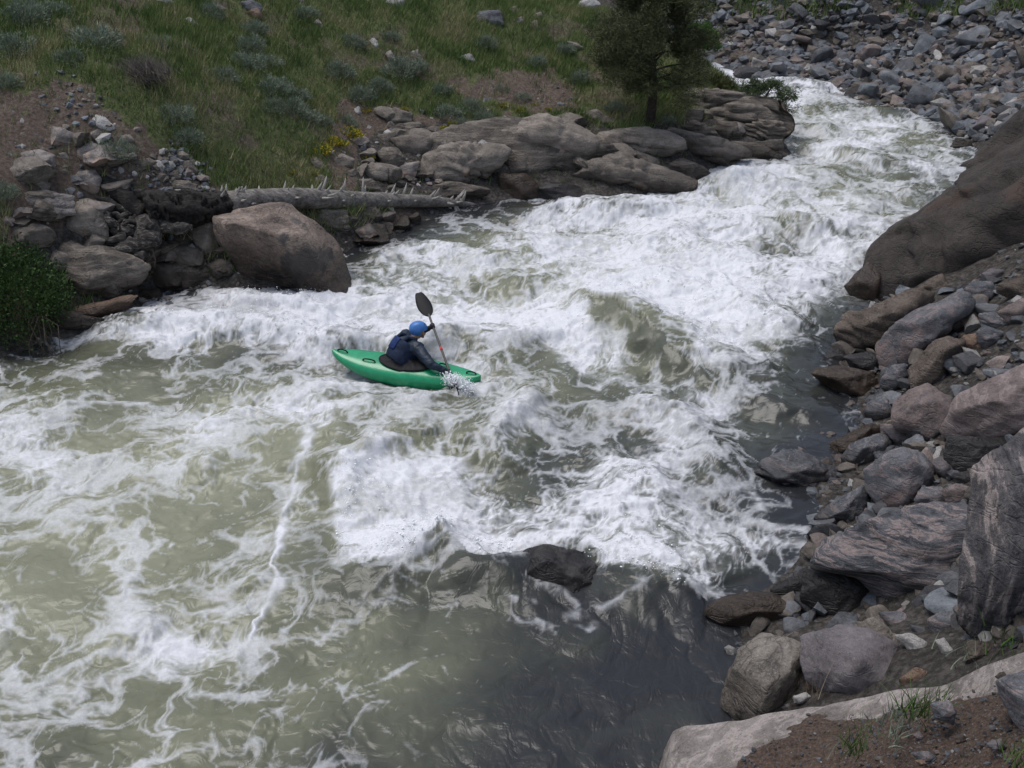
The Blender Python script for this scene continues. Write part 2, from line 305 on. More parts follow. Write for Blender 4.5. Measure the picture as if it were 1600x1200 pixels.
# ------------------------------------------------------------------ the river
FOAM = """
120 1100 5 7 7
160 1150 5 6 7 6 4
200 1200 4 5 6 7 6 5 4
240 1150 4 5 5 6 6 5 6 5
280 1050 4 6 8 7 6 5 5 6 6 5
320 700 2 2 3 6 7 7 8 8 8 7 6 6 6 6 5
360 550 1 2 2 3 4 6 6 7 7 7 7 8 8 7 6 7 6
400 500 1 1 4 5 6 6 7 7 7 8 8 8 8 7 6 7 7 6
440 350 2 3 3 4 5 7 7 7 6 5 7 9 9 9 8 8 8 7 7 6 6
480 150 4 5 5 4 6 6 7 7 8 7 8 8 8 6 7 9 9 9 9 9 8 7 6 5
520 0 5 4 5 6 6 8 8 8 9 9 8 8 8 8 8 8 8 9 9 4 6 9 9 9 8 6 4
560 0 5 4 3 3 3 4 4 3 4 5 6 6 6 6 6 6 5 4 6 7 2 3 8 8 7 3 2
600 0 4 3 3 4 4 4 4 5 5 5 6 6 6 6 6 6 5 4 3 5 5 4 5 4 4 3 2
640 0 5 5 5 3 4 5 6 6 7 7 7 6 5 6 5 4 5 4 3 4 5 4 6 5 3 3 2
680 0 6 6 5 4 4 5 6 6 5 5 7 4 5 5 5 4 6 5 3 4 5 6 5 4 4 3 2
720 0 5 6 6 5 5 6 5 5 4 5 4 3 6 6 6 4 5 3 4 5 6 7 5 4 3 1
760 0 3 5 6 5 4 4 5 5 4 5 3 7 9 9 8 6 5 4 6 7 7 6 4 3 3 1
800 0 4 4 5 5 5 4 4 4 4 5 3 8 9 9 9 8 8 7 7 6 7 6 5 4 3 2
840 0 5 4 4 5 6 5 4 4 5 3 2 8 9 9 9 9 8 7 7 8 8 7 8 7 6 5
880 0 4 2 2 5 6 4 3 4 5 3 2 8 9 8 5 8 6 1 1 8 9 8 8 6 4 2
920 0 4 3 2 3 6 4 3 4 5 4 3 2 2 3 2 1 1 0 0 1 3 5 7 4 1 0
960 0 5 4 4 4 6 5 4 5 5 4 3 3 3 1 3 3 3 2 1 0 0 0 0 0 0
1000 0 5 4 4 5 6 6 6 6 5 4 4 5 3 2 2 3 3 2 1 0 0 0 0 0 0
1040 0 5 5 5 5 5 6 5 4 5 4 5 5 4 3 3 2 1 1 1 0 0 0 0 0 0
1080 0 4 5 6 5 4 4 4 5 5 5 4 4 4 3 2 1 0 0 0 0 0 0 0 0 0
1120 0 5 5 5 5 5 5 4 4 5 5 4 4 3 2 1 1 0 0 0 0 0 0 0 0 0
1160 0 5 5 4 5 5 5 5 4 4 4 3 3 2 1 0 0 0 0 0 0 0 0 0 0 0
1200 0 4 5 4 4 5 5 4 4 3 3 3 2 1 1 0 0 0 0 0 0 0 0 0 0 0
"""
chart = np.full((28, 33), np.nan)
for r, line in enumerate(FOAM.strip().split('\n')):
    q = [int(v) for v in line.split()]; c0 = q[1]//50; v = q[2:]; chart[r, :c0] = v[0]; chart[r, c0:c0+len(v)] = v; chart[r, c0+len(v):] = v[-1]
chart /= 9.
def chart_at(X, Y):
    # the chart is read by bearing and dip from the survey point, i.e. as positions on the flat river
    px, py = project(X, Y, 0*X); u = np.clip(px/50, 0, 31.999); v = np.clip((py-120)/40, 0, 26.999)
    i = v.astype(int); j = u.astype(int); fv = v-i; fu = u-j; fv = fv*fv*(3-2*fv); fu = fu*fu*(3-2*fu)
    return (chart[i, j]*(1-fu)+chart[i, j+1]*fu)*(1-fv)+(chart[i+1, j]*(1-fu)+chart[i+1, j+1]*fu)*fv
def W(pts): return [tuple(P(x, y)[:2]) for x, y in pts]
FLOW = [W(l) for l in ([(1160, 112), (1230, 165), (1290, 230), (1220, 320), (1050, 400), (850, 480), (650, 560), (450, 620), (200, 660), (-200, 680)], [(1200, 560), (1000, 640), (800, 720), (600, 800), (400, 880), (100, 960), (-200, 1000)], [(1150, 900), (1000, 960), (850, 990), (700, 1080), (500, 1160), (300, 1250)], [(700, 340), (600, 420), (350, 500), (100, 570), (-200, 620)])]
def flow_dir(X, Y):
    fx = np.zeros_like(X); fy = np.zeros_like(X); w = np.zeros_like(X)
    for l in FLOW:
        for (ax, ay), (bx, by) in zip(l[:-1], l[1:]):
            mx, my = (ax+bx)/2, (ay+by)/2; k = math.hypot(bx-ax, by-ay)+1e-6; q = 1/((X-mx)**2+(Y-my)**2+.5)**1.5
            fx += q*(bx-ax)/k; fy += q*(by-ay)/k
    n = np.hypot(fx, fy)+1e-9; return fx/n, fy/n
def worley(x, y):
    xi = np.floor(x); yi = np.floor(y); f1 = np.full(x.shape, 9.); f2 = np.full(x.shape, 9.)
    for a in (-1, 0, 1):
        for b_ in (-1, 0, 1):
            cx = (xi+a).astype(int) & 255; cy = (yi+b_).astype(int) & 255
            d = np.hypot(xi+a+L2[cx, cy]-x, yi+b_+L2[cy, (cx+91) & 255]-y)
            f2 = np.where(d < f1, f1, np.minimum(f2, d)); f1 = np.minimum(f1, d)
    return f1, f2
XW, YW = fan(4.2, 48, 900, .62, 1150, 3.0)
TW = terr(XW, YW); cell_in = TW < .45
foamd = np.clip(chart_at(XW, YW), 0, 1)
_p = P(230, 860); foamd = foamd*(1-.10*np.exp(-(((XW-_p[0])**2+(YW-_p[1])**2)/3.2**2)**1.5))
foamd = np.clip(foamd + (fbm2(XW*.9, YW*.9, 3)-.5)*.3*sstep(.05, .3, foamd), 0, 1)
# --- waves: ridges drawn on the river with height, widths on either side and foam
H = np.zeros_like(XW)
RIDGE = [  # points, height, half width towards the camera, half width away, foam change on the crest/near face
 ([(905, 478), (960, 512), (1020, 548), (1085, 590)], .42, .38, .8, -.55),
 ([(1085, 590), (1180, 622), (1290, 655)], .22, .4, .8, -.1),
 ([(170, 508), (280, 505), (380, 520), (500, 538), (600, 545), (700, 540), (800, 545), (880, 520)], .3, .3, .55, .0),
 ([(545, 898), (600, 892), (650, 872), (690, 858), (740, 886), (800, 885), (850, 875)], .38, .6, .4, -.2),
 ([(930, 905), (1010, 925), (1060, 940), (1110, 948)], .2, .5, .35, -.2),
 ([(770, 920), (830, 942), (890, 946), (950, 936)], .07, .5, .2, -.3),
 ([(540, 800), (560, 740), (600, 690)], .3, .3, .6, .1),
 ([(850, 620), (800, 660), (750, 720)], .28, .3, .45, .1),
 ([(1040, 640), (1090, 700), (1130, 740)], .22, .3, .5, .1),
 ([(500, 660), (620, 640), (720, 650)], .16, .35, .5, 0),
 ([(900, 430), (1000, 440), (1150, 480), (1260, 560)], .25, .5, .8, .1),
 ([(760, 440), (830, 450), (870, 440)], .25, .35, .5, -.3),
 ([(1100, 300), (1180, 290), (1260, 300)], .3, .4, .6, .1),
 ([(850, 330), (950, 335), (1050, 330)], .22, .3, .5, 0),
 ([(1150, 350), (1280, 370), (1360, 350)], .25, .4, .6, 0),
 ([(950, 380), (1080, 390), (1200, 410)], .2, .4, .6, 0),
 ([(1200, 200), (1260, 205), (1330, 210)], .22, .35, .5, 0),
 ([(1300, 240), (1380, 262), (1450, 270)], .2, .35, .5, 0),
 ([(360, 470), (430, 478), (500, 492)], .25, .3, .3, .3),
 ([(600, 405), (680, 400), (760, 410)], .2, .3, .4, .2),
 ([(940, 720), (1000, 760), (1050, 800)], .2, .3, .4, .1),
 ([(880, 790), (960, 800), (1040, 850)], .22, .35, .45, .05),
]
wx = (fbm2(XW*1.7+3, YW*1.7, 3)-.5)*.5; wy = (fbm2(XW*1.7, YW*1.7+8, 3)-.5)*.5
for pts, h, wn, wf_, fo in RIDGE:
    line = W(pts); d, s, u = seg_dist(XW+wx, YW+wy, line)
    near = 0.0 + ((YW+wy) < np.interp(XW+wx, *zip(*sorted(line)))); w_ = np.where(near > 0, wn, wf_)
    env = np.exp(-(d/w_)**2)*np.sin(np.clip(u*.9+.05, 0, 1)*math.pi)**.5; H += h*env
    foamd += fo*env*(near if fo < 0 else 1)
foamd = np.clip(foamd, 0, 1)
fx, fy = flow_dir(XW, YW)
# --- turbulent chop, larger where the foam is
amp = .25+.75*sstep(.15, .7, foamd)
calm = sstep(.12, .0, foamd)
cx_, cy_ = XW+wx*1.2, YW+wy*1.2
chop = (fbm2(cx_*.55, cy_*.8, 2)-.5)*.42 + (fbm2(cx_*1.5+7, cy_*2.1, 2)-.5)*.17 + (1-np.abs(2*fbm2(cx_*1.9+17, cy_*2.7, 3)-1)-.6)*.11*sstep(.3, .7, foamd) + (1-np.abs(2*fbm2(cx_*4.2+7, cy_*5.4, 2)-1)-.6)*.05 + (fbm2(cx_*8, cy_*10, 2)-.5)*.03
H += chop*amp*(1-.55*calm)
# --- foam pattern: noise carried back along the stream and its eddies
px_, py_ = XW.copy(), YW.copy(); e = .02
def curl(x, y, s, o):
    return ((n2(x*s+o, (y+e)*s)-n2(x*s+o, (y-e)*s))/(2*e), -(n2((x+e)*s+o, y*s)-n2((x-e)*s+o, y*s))/(2*e))
for k in range(10):
    a1 = curl(px_, py_, .8, 3.3); a2 = curl(px_, py_, 2.1, 40.1); a3 = curl(px_, py_, 5.0, 90.7)
    px_ -= .08*(fx*.3+a1[0]*.45+a2[0]*.13+a3[0]*.035); py_ -= .08*(fy*.3+a1[1]*.45+a2[1]*.13+a3[1]*.035)
ca, sa = fx, fy
rx = px_*ca+py_*sa; ry = -px_*sa+py_*ca                       # rough along / across stream coordinates
f1, f2 = worley(px_*1.15, py_*1.15); lace = np.exp(-(f2-f1)/.10)
f1, f2 = worley(px_*2.9+31, py_*3.3+11); lace2 = np.exp(-(f2-f1)/.14)
f1, f2 = worley(px_*7.5+31, py_*8.5+11); lace3 = np.exp(-(f2-f1)/.18)
st = 0; sf = 0
for k in range(-6, 7):
    ax_ = px_+fx*k*.06; ay_ = py_+fy*k*.06; st = st+fbm2(ax_*6, ay_*7.5, 3, .65)/13; sf = sf+n2(ax_*26+3, ay_*30)/13
rid = 1-np.abs(2*fbm2(px_*3.1, py_*3.7, 4, .6)-1); rid2 = 1-np.abs(2*fbm2(px_*8.1+5, py_*9.7, 3, .6)-1)
blot = fbm2(px_*1.1+4, py_*1.3, 4)
def rank(a, m):
    o = np.argsort(a[m]); r = np.empty(len(o)); r[o] = np.linspace(0, 1, len(o)); q = np.zeros_like(a); q[m] = r; return q
msk = TW < .6
fineN = fbm2(XW*22, YW*26, 2)
ls = np.exp(-(worley(px_*1.0, py_*1.25)[1]-worley(px_*1.0, py_*1.25)[0])/.16)
w2 = worley(px_*2.7+31, py_*3.3+11); ls2 = np.exp(-(w2[1]-w2[0])/.16)
film = rank(.40*ls+.30*ls2+.20*lace3+.5*(st-.5)+.2*(sf-.5)+1.0*blot+.12*rid2+.10*fineN, msk)
solid = rank(1.25*fbm2(px_*1.4+2, py_*1.9, 6, .62)+.15*(st-.5)+.25*rid**2+.25*rid2**2+.12*lace2+.12*lace3+.2*fineN, msk)
Ff = foamd
foam = .58*sstep(-.06, .62, film-(.93-1.1*Ff))*sstep(0, .12, Ff)
foam = foam + (1-foam)*sstep(-.50, .72, solid-(1.30-1.2*Ff))*sstep(.46, .76, Ff)*.95
foam = np.clip(foam*(1+.30*(fineN-.5)+.22*(rid2-.6)), 0, 1)
LINES = [([(525, 588), (560, 600), (620, 614), (690, 618), (760, 612)], .07, .8), ([(510, 560), (470, 575), (420, 590)], .08, .5), ([(495, 672), (478, 715), (462, 752), (442, 800), (432, 850), (427, 885), (440, 905), (428, 935), (405, 965), (375, 1000)], .055, 1), ([(0, 660), (60, 652), (140, 630), (230, 625)], .05, .8), ([(640, 895), (590, 935), (560, 960)], .03, .3), ([(690, 870), (730, 890), (780, 930), (830, 965), (870, 990), (930, 980)], .05, .5), ([(700, 872), (760, 900), (840, 925), (900, 950)], .03, .4), ([(680, 870), (690, 895), (700, 940), (730, 960)], .025, .4), ([(665, 875), (640, 920), (620, 940)], .03, .3), ([(740, 940), (790, 960), (850, 985), (900, 965), (960, 950), (1010, 920)], .07, .45), ([(760, 1000), (770, 1030), (800, 1050)], .04, .3), ([(1150, 750), (1190, 790), (1205, 820)], .04, .7), ([(1080, 720), (1130, 765), (1180, 760)], .04, .6), ([(460, 655), (490, 690), (480, 640), (520, 630)], .06, .8), ([(930, 495), (1000, 540)], .02, .4)]
for pts, w_, a in LINES:
    d, s, u = seg_dist(XW+(fbm2(XW*5, YW*5, 3)-.5)*.22, YW+(fbm2(XW*5+7, YW*5, 3)-.5)*.22, W(pts))
    q = np.exp(-(d/(w_*(.35+1.7*n2(XW*3, YW*3))))**2)*a*(.55+.6*n2(XW*9, YW*9)); q = q*(1 if a >= .8 else sstep(.25, .85, film)); foam = np.maximum(foam, np.clip(q, 0, 1)); H += .02*q
H += foam*(fbm2(XW*13, YW*15, 3)-.4)*.020*(.2+foamd) + .010*foam*(rid-.5)
H += calm*((fbm2(px_*1.6, py_*1.1, 2)-.5)*.05 + (fbm2(px_*4.6+3, py_*3.0, 2)-.5)*.014 - np.exp(-np.abs(fbm2(px_*2.0+3, py_*1.3, 3)-.5)/.05)*.010)
H *= sstep(.5, -.3, TW)*.85+.15
# around the mid-stream rock the water slides down
MILK = [((200, 850), 3.5, .95), ((100, 700), 3, .9), ((350, 700), 2.5, .95), ((450, 1000), 1.5, .6), ((600, 700), 2, .7), ((800, 620), 1.6, .6), ((900, 450), 4, .8), ((1200, 300), 4, .7), ((1270, 200), 5, .6), ((600, 1000), 1.3, .6), ((640, 1120), 1.0, .45), ((740, 960), .6, .4), ((300, 1100), 1.6, .75), ((960, 520), 1, .8), ((200, 560), 1.5, .5)]
milk = np.full_like(XW, .12)
for (x, y), r, v in MILK:
    p = P(x, y); milk = np.maximum(milk, v*np.exp(-(((XW-p[0])**2+(YW-p[1])**2)/r**2)**1.3))
milk = np.clip(milk*.75+.35*foamd*sstep(0, .4, foamd)+(fbm2(px_*1.3, py_*1.3, 4)-.5)*.35, 0, 1)
milk *= sstep(.1, -.55, TW)*.7+.3
keep = (cell_in[:-1, :-1] | cell_in[1:, 1:])
me = mesh_np('river', np.c_[XW.ravel(), YW.ravel(), H.ravel()], grid_faces(*XW.shape, keep=keep))
fattr(me, 'foam', foam.ravel()); fattr(me, 'milk', milk.ravel()); fattr(me, 'calm', calm.ravel())
wm, t, b = newmat('river_water'); N = NB(t); co = N.n('ShaderNodeNewGeometry').outputs['Position']
fo = N.attr('foam'); mk = N.attr('milk')
fine = N.noise(co, 26, 5, .7, .4); fine2 = N.noise(co, 70, 3, .7)
ff = N.math('ADD', fo, N.math('MULTIPLY', N.math('SUBTRACT', fine, .5), .55)); ff = N.math('ADD', ff, N.math('MULTIPLY', N.math('SUBTRACT', fine2, .5), .35))
edge = N.math('MULTIPLY', N.math('MULTIPLY', fo, N.math('SUBTRACT', 1.0, fo)), 4.0)
fac = N.math('ADD', N.math('MULTIPLY', fo, N.math('SUBTRACT', 1.0, N.math('MULTIPLY', edge, .6))), N.math('MULTIPLY', N.math('MULTIPLY', edge, .6), ff))
fac = N.ramp(fac, [(.02, 0), (.5, .46), (.98, 1)])
body = N.ramp(mk, [(.05, (.020, .021, .023)), (.3, (.055, .058, .044)), (.6, (.125, .129, .085)), (.95, (.235, .238, .16))])
fc = N.mix(fine, (.52, .52, .535), (.74, .745, .765))
N.l(N.mix(fac, body, fc), b.inputs['Base Color'])
N.l(N.math('ADD', N.math('MULTIPLY_ADD', fac, .40, .16), N.math('ADD', N.math('MULTIPLY', mk, .14), N.math('MULTIPLY', N.attr('calm'), .12))), b.inputs['Roughness']); b.inputs['IOR'].default_value = 1.33
crs = N.ramp(N.math('ABSOLUTE', N.math('SUBTRACT', N.noise(N.mapping(co, (1, .55, 1), (0, 0, -.5)), 5.0, 3, .55, .7), .5)), [(0, 0), (.09, 1)])
h = N.math('ADD', N.math('ADD', N.math('MULTIPLY', N.noise(N.mapping(co, (1, 1.4, 1), (0, 0, .5)), 4.2, 3, .5, .8), .8), N.math('MULTIPLY', N.math('MULTIPLY', crs, N.attr('calm')), .10)), N.math('MULTIPLY', N.math('MULTIPLY', fine, fac), .35))
N.l(N.bump(h, .021), b.inputs['Normal'])
tag(link('river', me, wm), kind='structure')
def water_z(x, y):
    k = np.argmin((XW-x)**2+(YW-y)**2); return float(H.ravel()[k])

# ------------------------------------------------------------------ rocks
_ico = {}
def ico(n):
    if n not in _ico:
        bm = bmesh.new(); bmesh.ops.create_icosphere(bm, subdivisions=n, radius=1); bm.verts.ensure_lookup_table()
        V = np.array([v.co[:] for v in bm.verts]); Fc = np.array([[v.index for v in f.verts] for f in bm.faces]); bm.free(); _ico[n] = (V, Fc)
    return _ico[n]
def chisel(V, n, rnd, lo=.66, hi=.95, fwd=None):
    for k in range(n):
        d = rnd.normal(size=3)
        if fwd is not None and abs(d @ fwd) < .35*np.linalg.norm(d): d = d + fwd*rnd.choice([-1, -1, 1])*1.0
        d /= np.linalg.norm(d); s = V @ d; m = s.max()*rnd.uniform(lo, hi); q = np.maximum(s-m, 0); V = V - q[:, None]*d*.96
    return V
def traced_rock(pts, seed, depth=.75, facets=11, rough=.05, strata=0.0, dz=0.0, base=None, sub=None, soft=.68, D=None, lo=.56):
    """a rock whose outline is pts (photo pixels) at the place it stands, with its own thickness"""
    rnd = np.random.RandomState(seed); pts = np.array(pts, float); xs, ys = pts.T; cx = (xs.min()+xs.max())/2; cy = (ys.min()+ys.max())/2
    a = .5*np.sum(xs*np.roll(ys, -1)-np.roll(xs, -1)*ys); cr = xs*np.roll(ys, -1)-np.roll(xs, -1)*ys
    if abs(a) > 1: cx = np.sum((xs+np.roll(xs, -1))*cr)/(6*a); cy = np.sum((ys+np.roll(ys, -1))*cr)/(6*a)
    w = xs.max()-xs.min(); h = ys.max()-ys.min()
    if D is None:
        bx, by = (base if base else (cx, ys.max()-.12*h)); p, t = hit(min(max(bx, -150), 1750), min(by, 1250)); D = t
    D = D+dz; D = D + .25*min(w, h)/F_PX*D
    q = np.concatenate([np.linspace(pts[i], pts[(i+1) % len(pts)], 24, endpoint=False) for i in range(len(pts))]); dx = q[:, 0]-cx; dy = -(q[:, 1]-cy)
    th = np.arctan2(dy, dx); r = np.hypot(dx, dy); o = np.argsort(th); th = th[o]; r = r[o]
    grid = np.linspace(-math.pi, math.pi, 361); R = np.interp(grid, np.r_[th-2*math.pi, th, th+2*math.pi], np.r_[r, r, r])
    big = max(w, h); sub = sub or (5 if big > 75 else 4 if big > 28 else 3); V, Fc = ico(sub)
    px = D/F_PX; s = np.hypot(V[:, 0], V[:, 1]); ang = np.arctan2(V[:, 1], V[:, 0]); Rv = np.interp(ang, grid, R)*px
    s2 = s**soft; dep = depth*.5*min(w, h)*px*1.15; X = s2*Rv*np.cos(ang); Y2 = s2*Rv*np.sin(ang); Zc = np.sign(V[:, 2])*np.abs(V[:, 2])**.9*dep
    Wd = X[:, None]*RIGHT+Y2[:, None]*UPV-Zc[:, None]*FWD
    size = big*px*.5
    if facets > 5:
        # angular block: the convex hull of its rim, a few raised corners in front and some behind
        k_ = len(pts); rim = np.c_[(pts[:, 0]-cx)*px, -(pts[:, 1]-cy)*px, rnd.uniform(-.35, .3, k_)*dep]
        def inner(n, sg):
            a_ = rnd.uniform(-math.pi, math.pi)+np.arange(n)*6.283/n+rnd.normal(0, .3, n); f_ = rnd.uniform(.42, .8, n) if sg > 0 else rnd.uniform(.2, .72, n); Ra = np.interp((a_+math.pi) % (2*math.pi)-math.pi, grid, R)*px
            return np.c_[np.cos(a_)*Ra*f_, np.sin(a_)*Ra*f_, sg*rnd.uniform(.75, 1.15, n)*dep]
        Q = np.vstack([rim, inner(rnd.randint(3, 5), 1), inner(4, -1)]); bm = bmesh.new()
        for q_ in Q: bm.verts.new(q_)
        bmesh.ops.convex_hull(bm, input=bm.verts[:]); bm.normal_update(); pl = []
        for f_ in bm.faces:
            n_ = np.array(f_.normal); h_ = n_ @ np.array(f_.verts[0].co)
            if h_ < 0: n_, h_ = -n_, -h_
            if f_.calc_area() > 1e-7: pl.append((*n_, max(h_, .02*size)))
        bm.free(); pl = np.array(pl); dirs = V*np.array([w, h, 1.0*min(w, h)*depth]); dirs /= np.linalg.norm(dirs, axis=1)[:, None]
        dots = dirs @ pl[:, :3].T; t_ = np.where(dots > 1e-4, pl[:, 3]/np.maximum(dots, 1e-4), 1e9); rr_ = -np.log(np.exp(-(t_-t_.min(1)[:, None])*(110/size)).sum(1))*size/110+t_.min(1)
        L_ = dirs*rr_[:, None]; Wd = L_[:, :1]*RIGHT+L_[:, 1:2]*UPV-L_[:, 2:]*FWD; Wd = chisel(Wd, 4, rnd, .72, .93, FWD)
    else: Wd = chisel(Wd, facets, rnd, lo, .9, FWD)
    nd = Wd/(np.linalg.norm(Wd, axis=1)[:, None]+1e-9); qn = Wd/size
    disp = (fbm3(qn*1.6+seed*1.37, 5, .55)-.5)*rough*2.2 - rough*.8*np.maximum(0, .05-np.abs(fbm3(qn*1.5+seed, 3)-.5))/.05 + (fbm3(qn*9+seed, 3, .6)-.5)*rough*.7
    if facets > 5: disp = disp*.55 - .035*sstep(.50, .53, n3(qn*1.9+seed*2.1)) - .022*sstep(.55, .57, n3(qn*3.7+seed))
    if strata:
        ax = np.array([.25, .2, 1.]); sc = (qn @ ax)*5+(fbm3(qn*1.2+seed*.3, 3)-.5)*3; fr = sc-np.floor(sc); disp = disp - strata*(np.abs(fr-.5)*2)**3 + strata*.8*(n3(np.c_[np.floor(sc)*3.7, 0*sc, 0*sc+seed])-.5)
    Wd = Wd+nd*(disp*size)[:, None]; c = at_depth(cx, cy, D)
    u = Wd @ RIGHT; v = Wd @ UPV; r2 = np.hypot(u, v); a2 = np.arctan2(v, u); nb_ = 60; bi = ((a2+math.pi)/(2*math.pi)*nb_).astype(int) % nb_
    mx = np.zeros(nb_); np.maximum.at(mx, bi, r2); ctr = (np.arange(nb_)+.5)/nb_*2*math.pi-math.pi; ratio = np.interp(ctr, grid, R)*px/np.maximum(mx, 1e-6)
    ratio = np.clip(ratio, .6, 1.8); ratio = (np.roll(ratio, 1)+2*ratio+np.roll(ratio, -1))/4*1.07; k2 = np.interp(a2, np.r_[ctr-2*math.pi, ctr, ctr+2*math.pi], np.tile(ratio, 3))
    Wd = Wd + ((k2-1)*u)[:, None]*RIGHT+((k2-1)*v)[:, None]*UPV
    me = mesh_np('rock', Wd, Fc); return me, c
def sharpen(me, ang=38):
    me.shade_smooth() if False else None
VIEW = {'A': (0, 0, 2.857), 'B': (400, 0, 2.857), 'C': (850, 0, 4), 'D': (1100, 0, 3.2), 'E': (1100, 300, 3.2), 'F': (1100, 600, 3.2), 'G': (1000, 825, 2.667), 'H': (0, 230, 2.857), 'P': (0, 0, 1)}
def tr(v, pts):
    ox, oy, s = VIEW[v]; return [(ox+x/s, oy+y/s) for x, y in pts]
ROCKS = []
def R(name, view, pts, mat, label, **k): ROCKS.append((name, view, pts, mat, label, k))
# right bank, from upstream down
R('boulder', 'P', [(1362, 403), (1375, 375), (1400, 350), (1425, 331), (1440, 331), (1459, 312), (1487, 294), (1522, 266), (1562, 219), (1600, 178), (1680, 110), (1800, 80), (1900, 200), (1900, 420), (1750, 480), (1600, 470), (1500, 490), (1420, 495), (1365, 478), (1355, 440)], 'cliff', 'huge dark brown boulder leaning over the river at the right edge', depth=.8, facets=9, rough=.11, strata=.015, sub=6, base=(1400, 480))
R('rock', 'E', [(710, 480), (750, 420), (830, 350), (880, 380), (870, 560), (800, 580), (740, 520)], 'brownwet', 'dark wet knob of rock at the foot of the huge dark boulder', dz=.1)
R('rock', 'E', [(1060, 490), (1120, 440), (1190, 410), (1230, 480), (1210, 530), (1130, 510)], 'brown', 'brown angular rock wedged between the huge dark boulder and the long curved rock')
R('rock', 'E', [(650, 690), (700, 640), (720, 590), (780, 600), (800, 590), (900, 550), (1000, 490), (1080, 490), (1180, 530), (1170, 560), (1060, 600), (960, 660), (890, 770), (850, 830), (740, 830), (690, 740)], 'brown', 'long brown rock with a black wet foot pointing at the rapid', strata=.05)
R('rock', 'E', [(890, 770), (920, 700), (960, 650), (1070, 590), (1190, 540), (1300, 490), (1340, 520), (1340, 590), (1240, 640), (1230, 700), (1140, 750), (1080, 800), (1000, 850), (960, 900), (920, 880), (895, 840)], 'pinkgrey', 'long grey rock with a pink slanting face below the huge dark boulder', facets=10)
R('rock', 'E', [(1300, 490), (1340, 450), (1430, 450), (1470, 490), (1455, 540), (1370, 560), (1310, 530)], 'slate', 'rounded slate grey stone resting on top of the long pink faced rock')
R('rock', 'E', [(1370, 420), (1430, 385), (1500, 390), (1480, 430), (1420, 450)], 'mauve', 'small purplish rock against the base of the huge dark boulder')
R('rock', 'E', [(1470, 460), (1600, 430), (1660, 480), (1620, 560), (1550, 540), (1470, 500)], 'brown', 'brown blocky rock at the right edge under the huge dark boulder')
R('rock', 'E', [(1470, 600), (1600, 530), (1680, 600), (1620, 680), (1520, 650)], 'redbrown', 'dark reddish slanting rock at the right edge below the brown blocky one')
R('stone', 'E', [(1220, 650), (1270, 610), (1330, 640), (1320, 680), (1250, 695)], 'pink', 'small pinkish brown stone left of the orange one')
R('stone', 'E', [(1300, 650), (1350, 620), (1390, 650), (1375, 700), (1310, 695)], 'rust', 'small orange stone in the middle of the right bank rubble')
R('stone', 'E', [(1310, 590), (1350, 575), (1375, 615), (1330, 628)], 'pale', 'pale stone lying just above the small orange stone')
R('rock', 'E', [(1380, 610), (1450, 600), (1500, 640), (1590, 650), (1560, 690), (1480, 700), (1400, 680)], 'slate', 'dark blue grey layered rock right of the small orange stone', strata=.08)
R('rock', 'E', [(1360, 700), (1410, 670), (1480, 700), (1510, 760), (1430, 800), (1370, 750)], 'slate', 'nearly black round topped rock below the dark layered one')
R('rock', 'E', [(1295, 720), (1360, 710), (1415, 760), (1400, 800), (1340, 815), (1300, 770)], 'rust', 'pink and rust stone under the small orange stone')
R('rock', 'E', [(1040, 880), (1140, 750), (1220, 725), (1300, 750), (1310, 800), (1240, 890), (1110, 980), (1040, 990), (1030, 930)], 'brown', 'grey brown wedge rock between the pink faced rock and the pink block', facets=9)
R('stone', 'E', [(880, 940), (940, 870), (1000, 860), (1025, 930), (1000, 995), (930, 1000), (890, 980)], 'slate', 'dark rounded stone in the gap above the grey round stone', soft=.9)
R('rock', 'E', [(540, 910), (570, 880), (680, 870), (830, 900), (870, 960), (870, 1020), (780, 1045), (680, 1015), (600, 960)], 'brownwet', 'wet black and brown rock that the rapid washes over', depth=1.0)
R('rock', 'E', [(580, 840), (640, 780), (700, 790), (725, 835), (660, 870)], 'slatewet', 'small wet black rock in the foam above the washed over rock')
R('rock', 'E', [(700, 820), (830, 800), (900, 830), (910, 920), (830, 920), (740, 880)], 'slatewet', 'shadowed black rock under the long brown rock')
R('stone', 'E', [(800, 1100), (830, 1050), (900, 1030), (950, 1060), (950, 1110), (900, 1155), (840, 1150)], 'slate', 'round grey stone at the water beside the pink block', soft=.95, facets=3, depth=1)
R('boulder', 'F', [(930, 170), (960, 100), (1030, 40), (1130, 0), (1220, 80), (1230, 200), (1200, 300), (1090, 330), (1060, 290), (1000, 240), (940, 220)], 'pink', 'pink block with cracked face and grey corners right of the round grey stone', facets=9)
R('boulder', 'F', [(1210, 230), (1240, 130), (1300, 50), (1400, 0), (1600, -90), (1750, -60), (1700, 180), (1560, 270), (1400, 300), (1260, 280)], 'redbrown', 'broad flat topped reddish brown slab at the right edge', facets=6, rough=.03, depth=1.1)
R('boulder', 'F', [(1220, 260), (1400, 270), (1550, 270), (1560, 340), (1450, 400), (1370, 450), (1270, 440), (1200, 370)], 'slatewet', 'black rock built as the shaded underside of the flat reddish slab', dz=.05)  # underside of the slab above, its shade put into a black rock
R('rock', 'F', [(1265, 110), (1320, 70), (1400, 60), (1415, 90), (1370, 130), (1290, 145)], 'slate', 'thin dark plate lying on the reddish slab', dz=-.5, depth=1)
R('rock', 'F', [(1320, 170), (1350, 130), (1420, 150), (1400, 190), (1340, 205)], 'slate', 'small dark chip with a white rim on the reddish slab', dz=-.5)
R('stone', 'F', [(1390, 30), (1400, 12), (1425, 20), (1415, 42)], 'pink', 'little pink pebble at the top of the reddish slab', dz=-.4)
R('rock', 'F', [(255, 440), (300, 380), (440, 325), (560, 370), (600, 400), (680, 420), (730, 480), (740, 540), (600, 540), (450, 530), (330, 490)], 'slate', 'black wet wedge with a light brown crest jutting into the river', strata=.06, depth=.9)
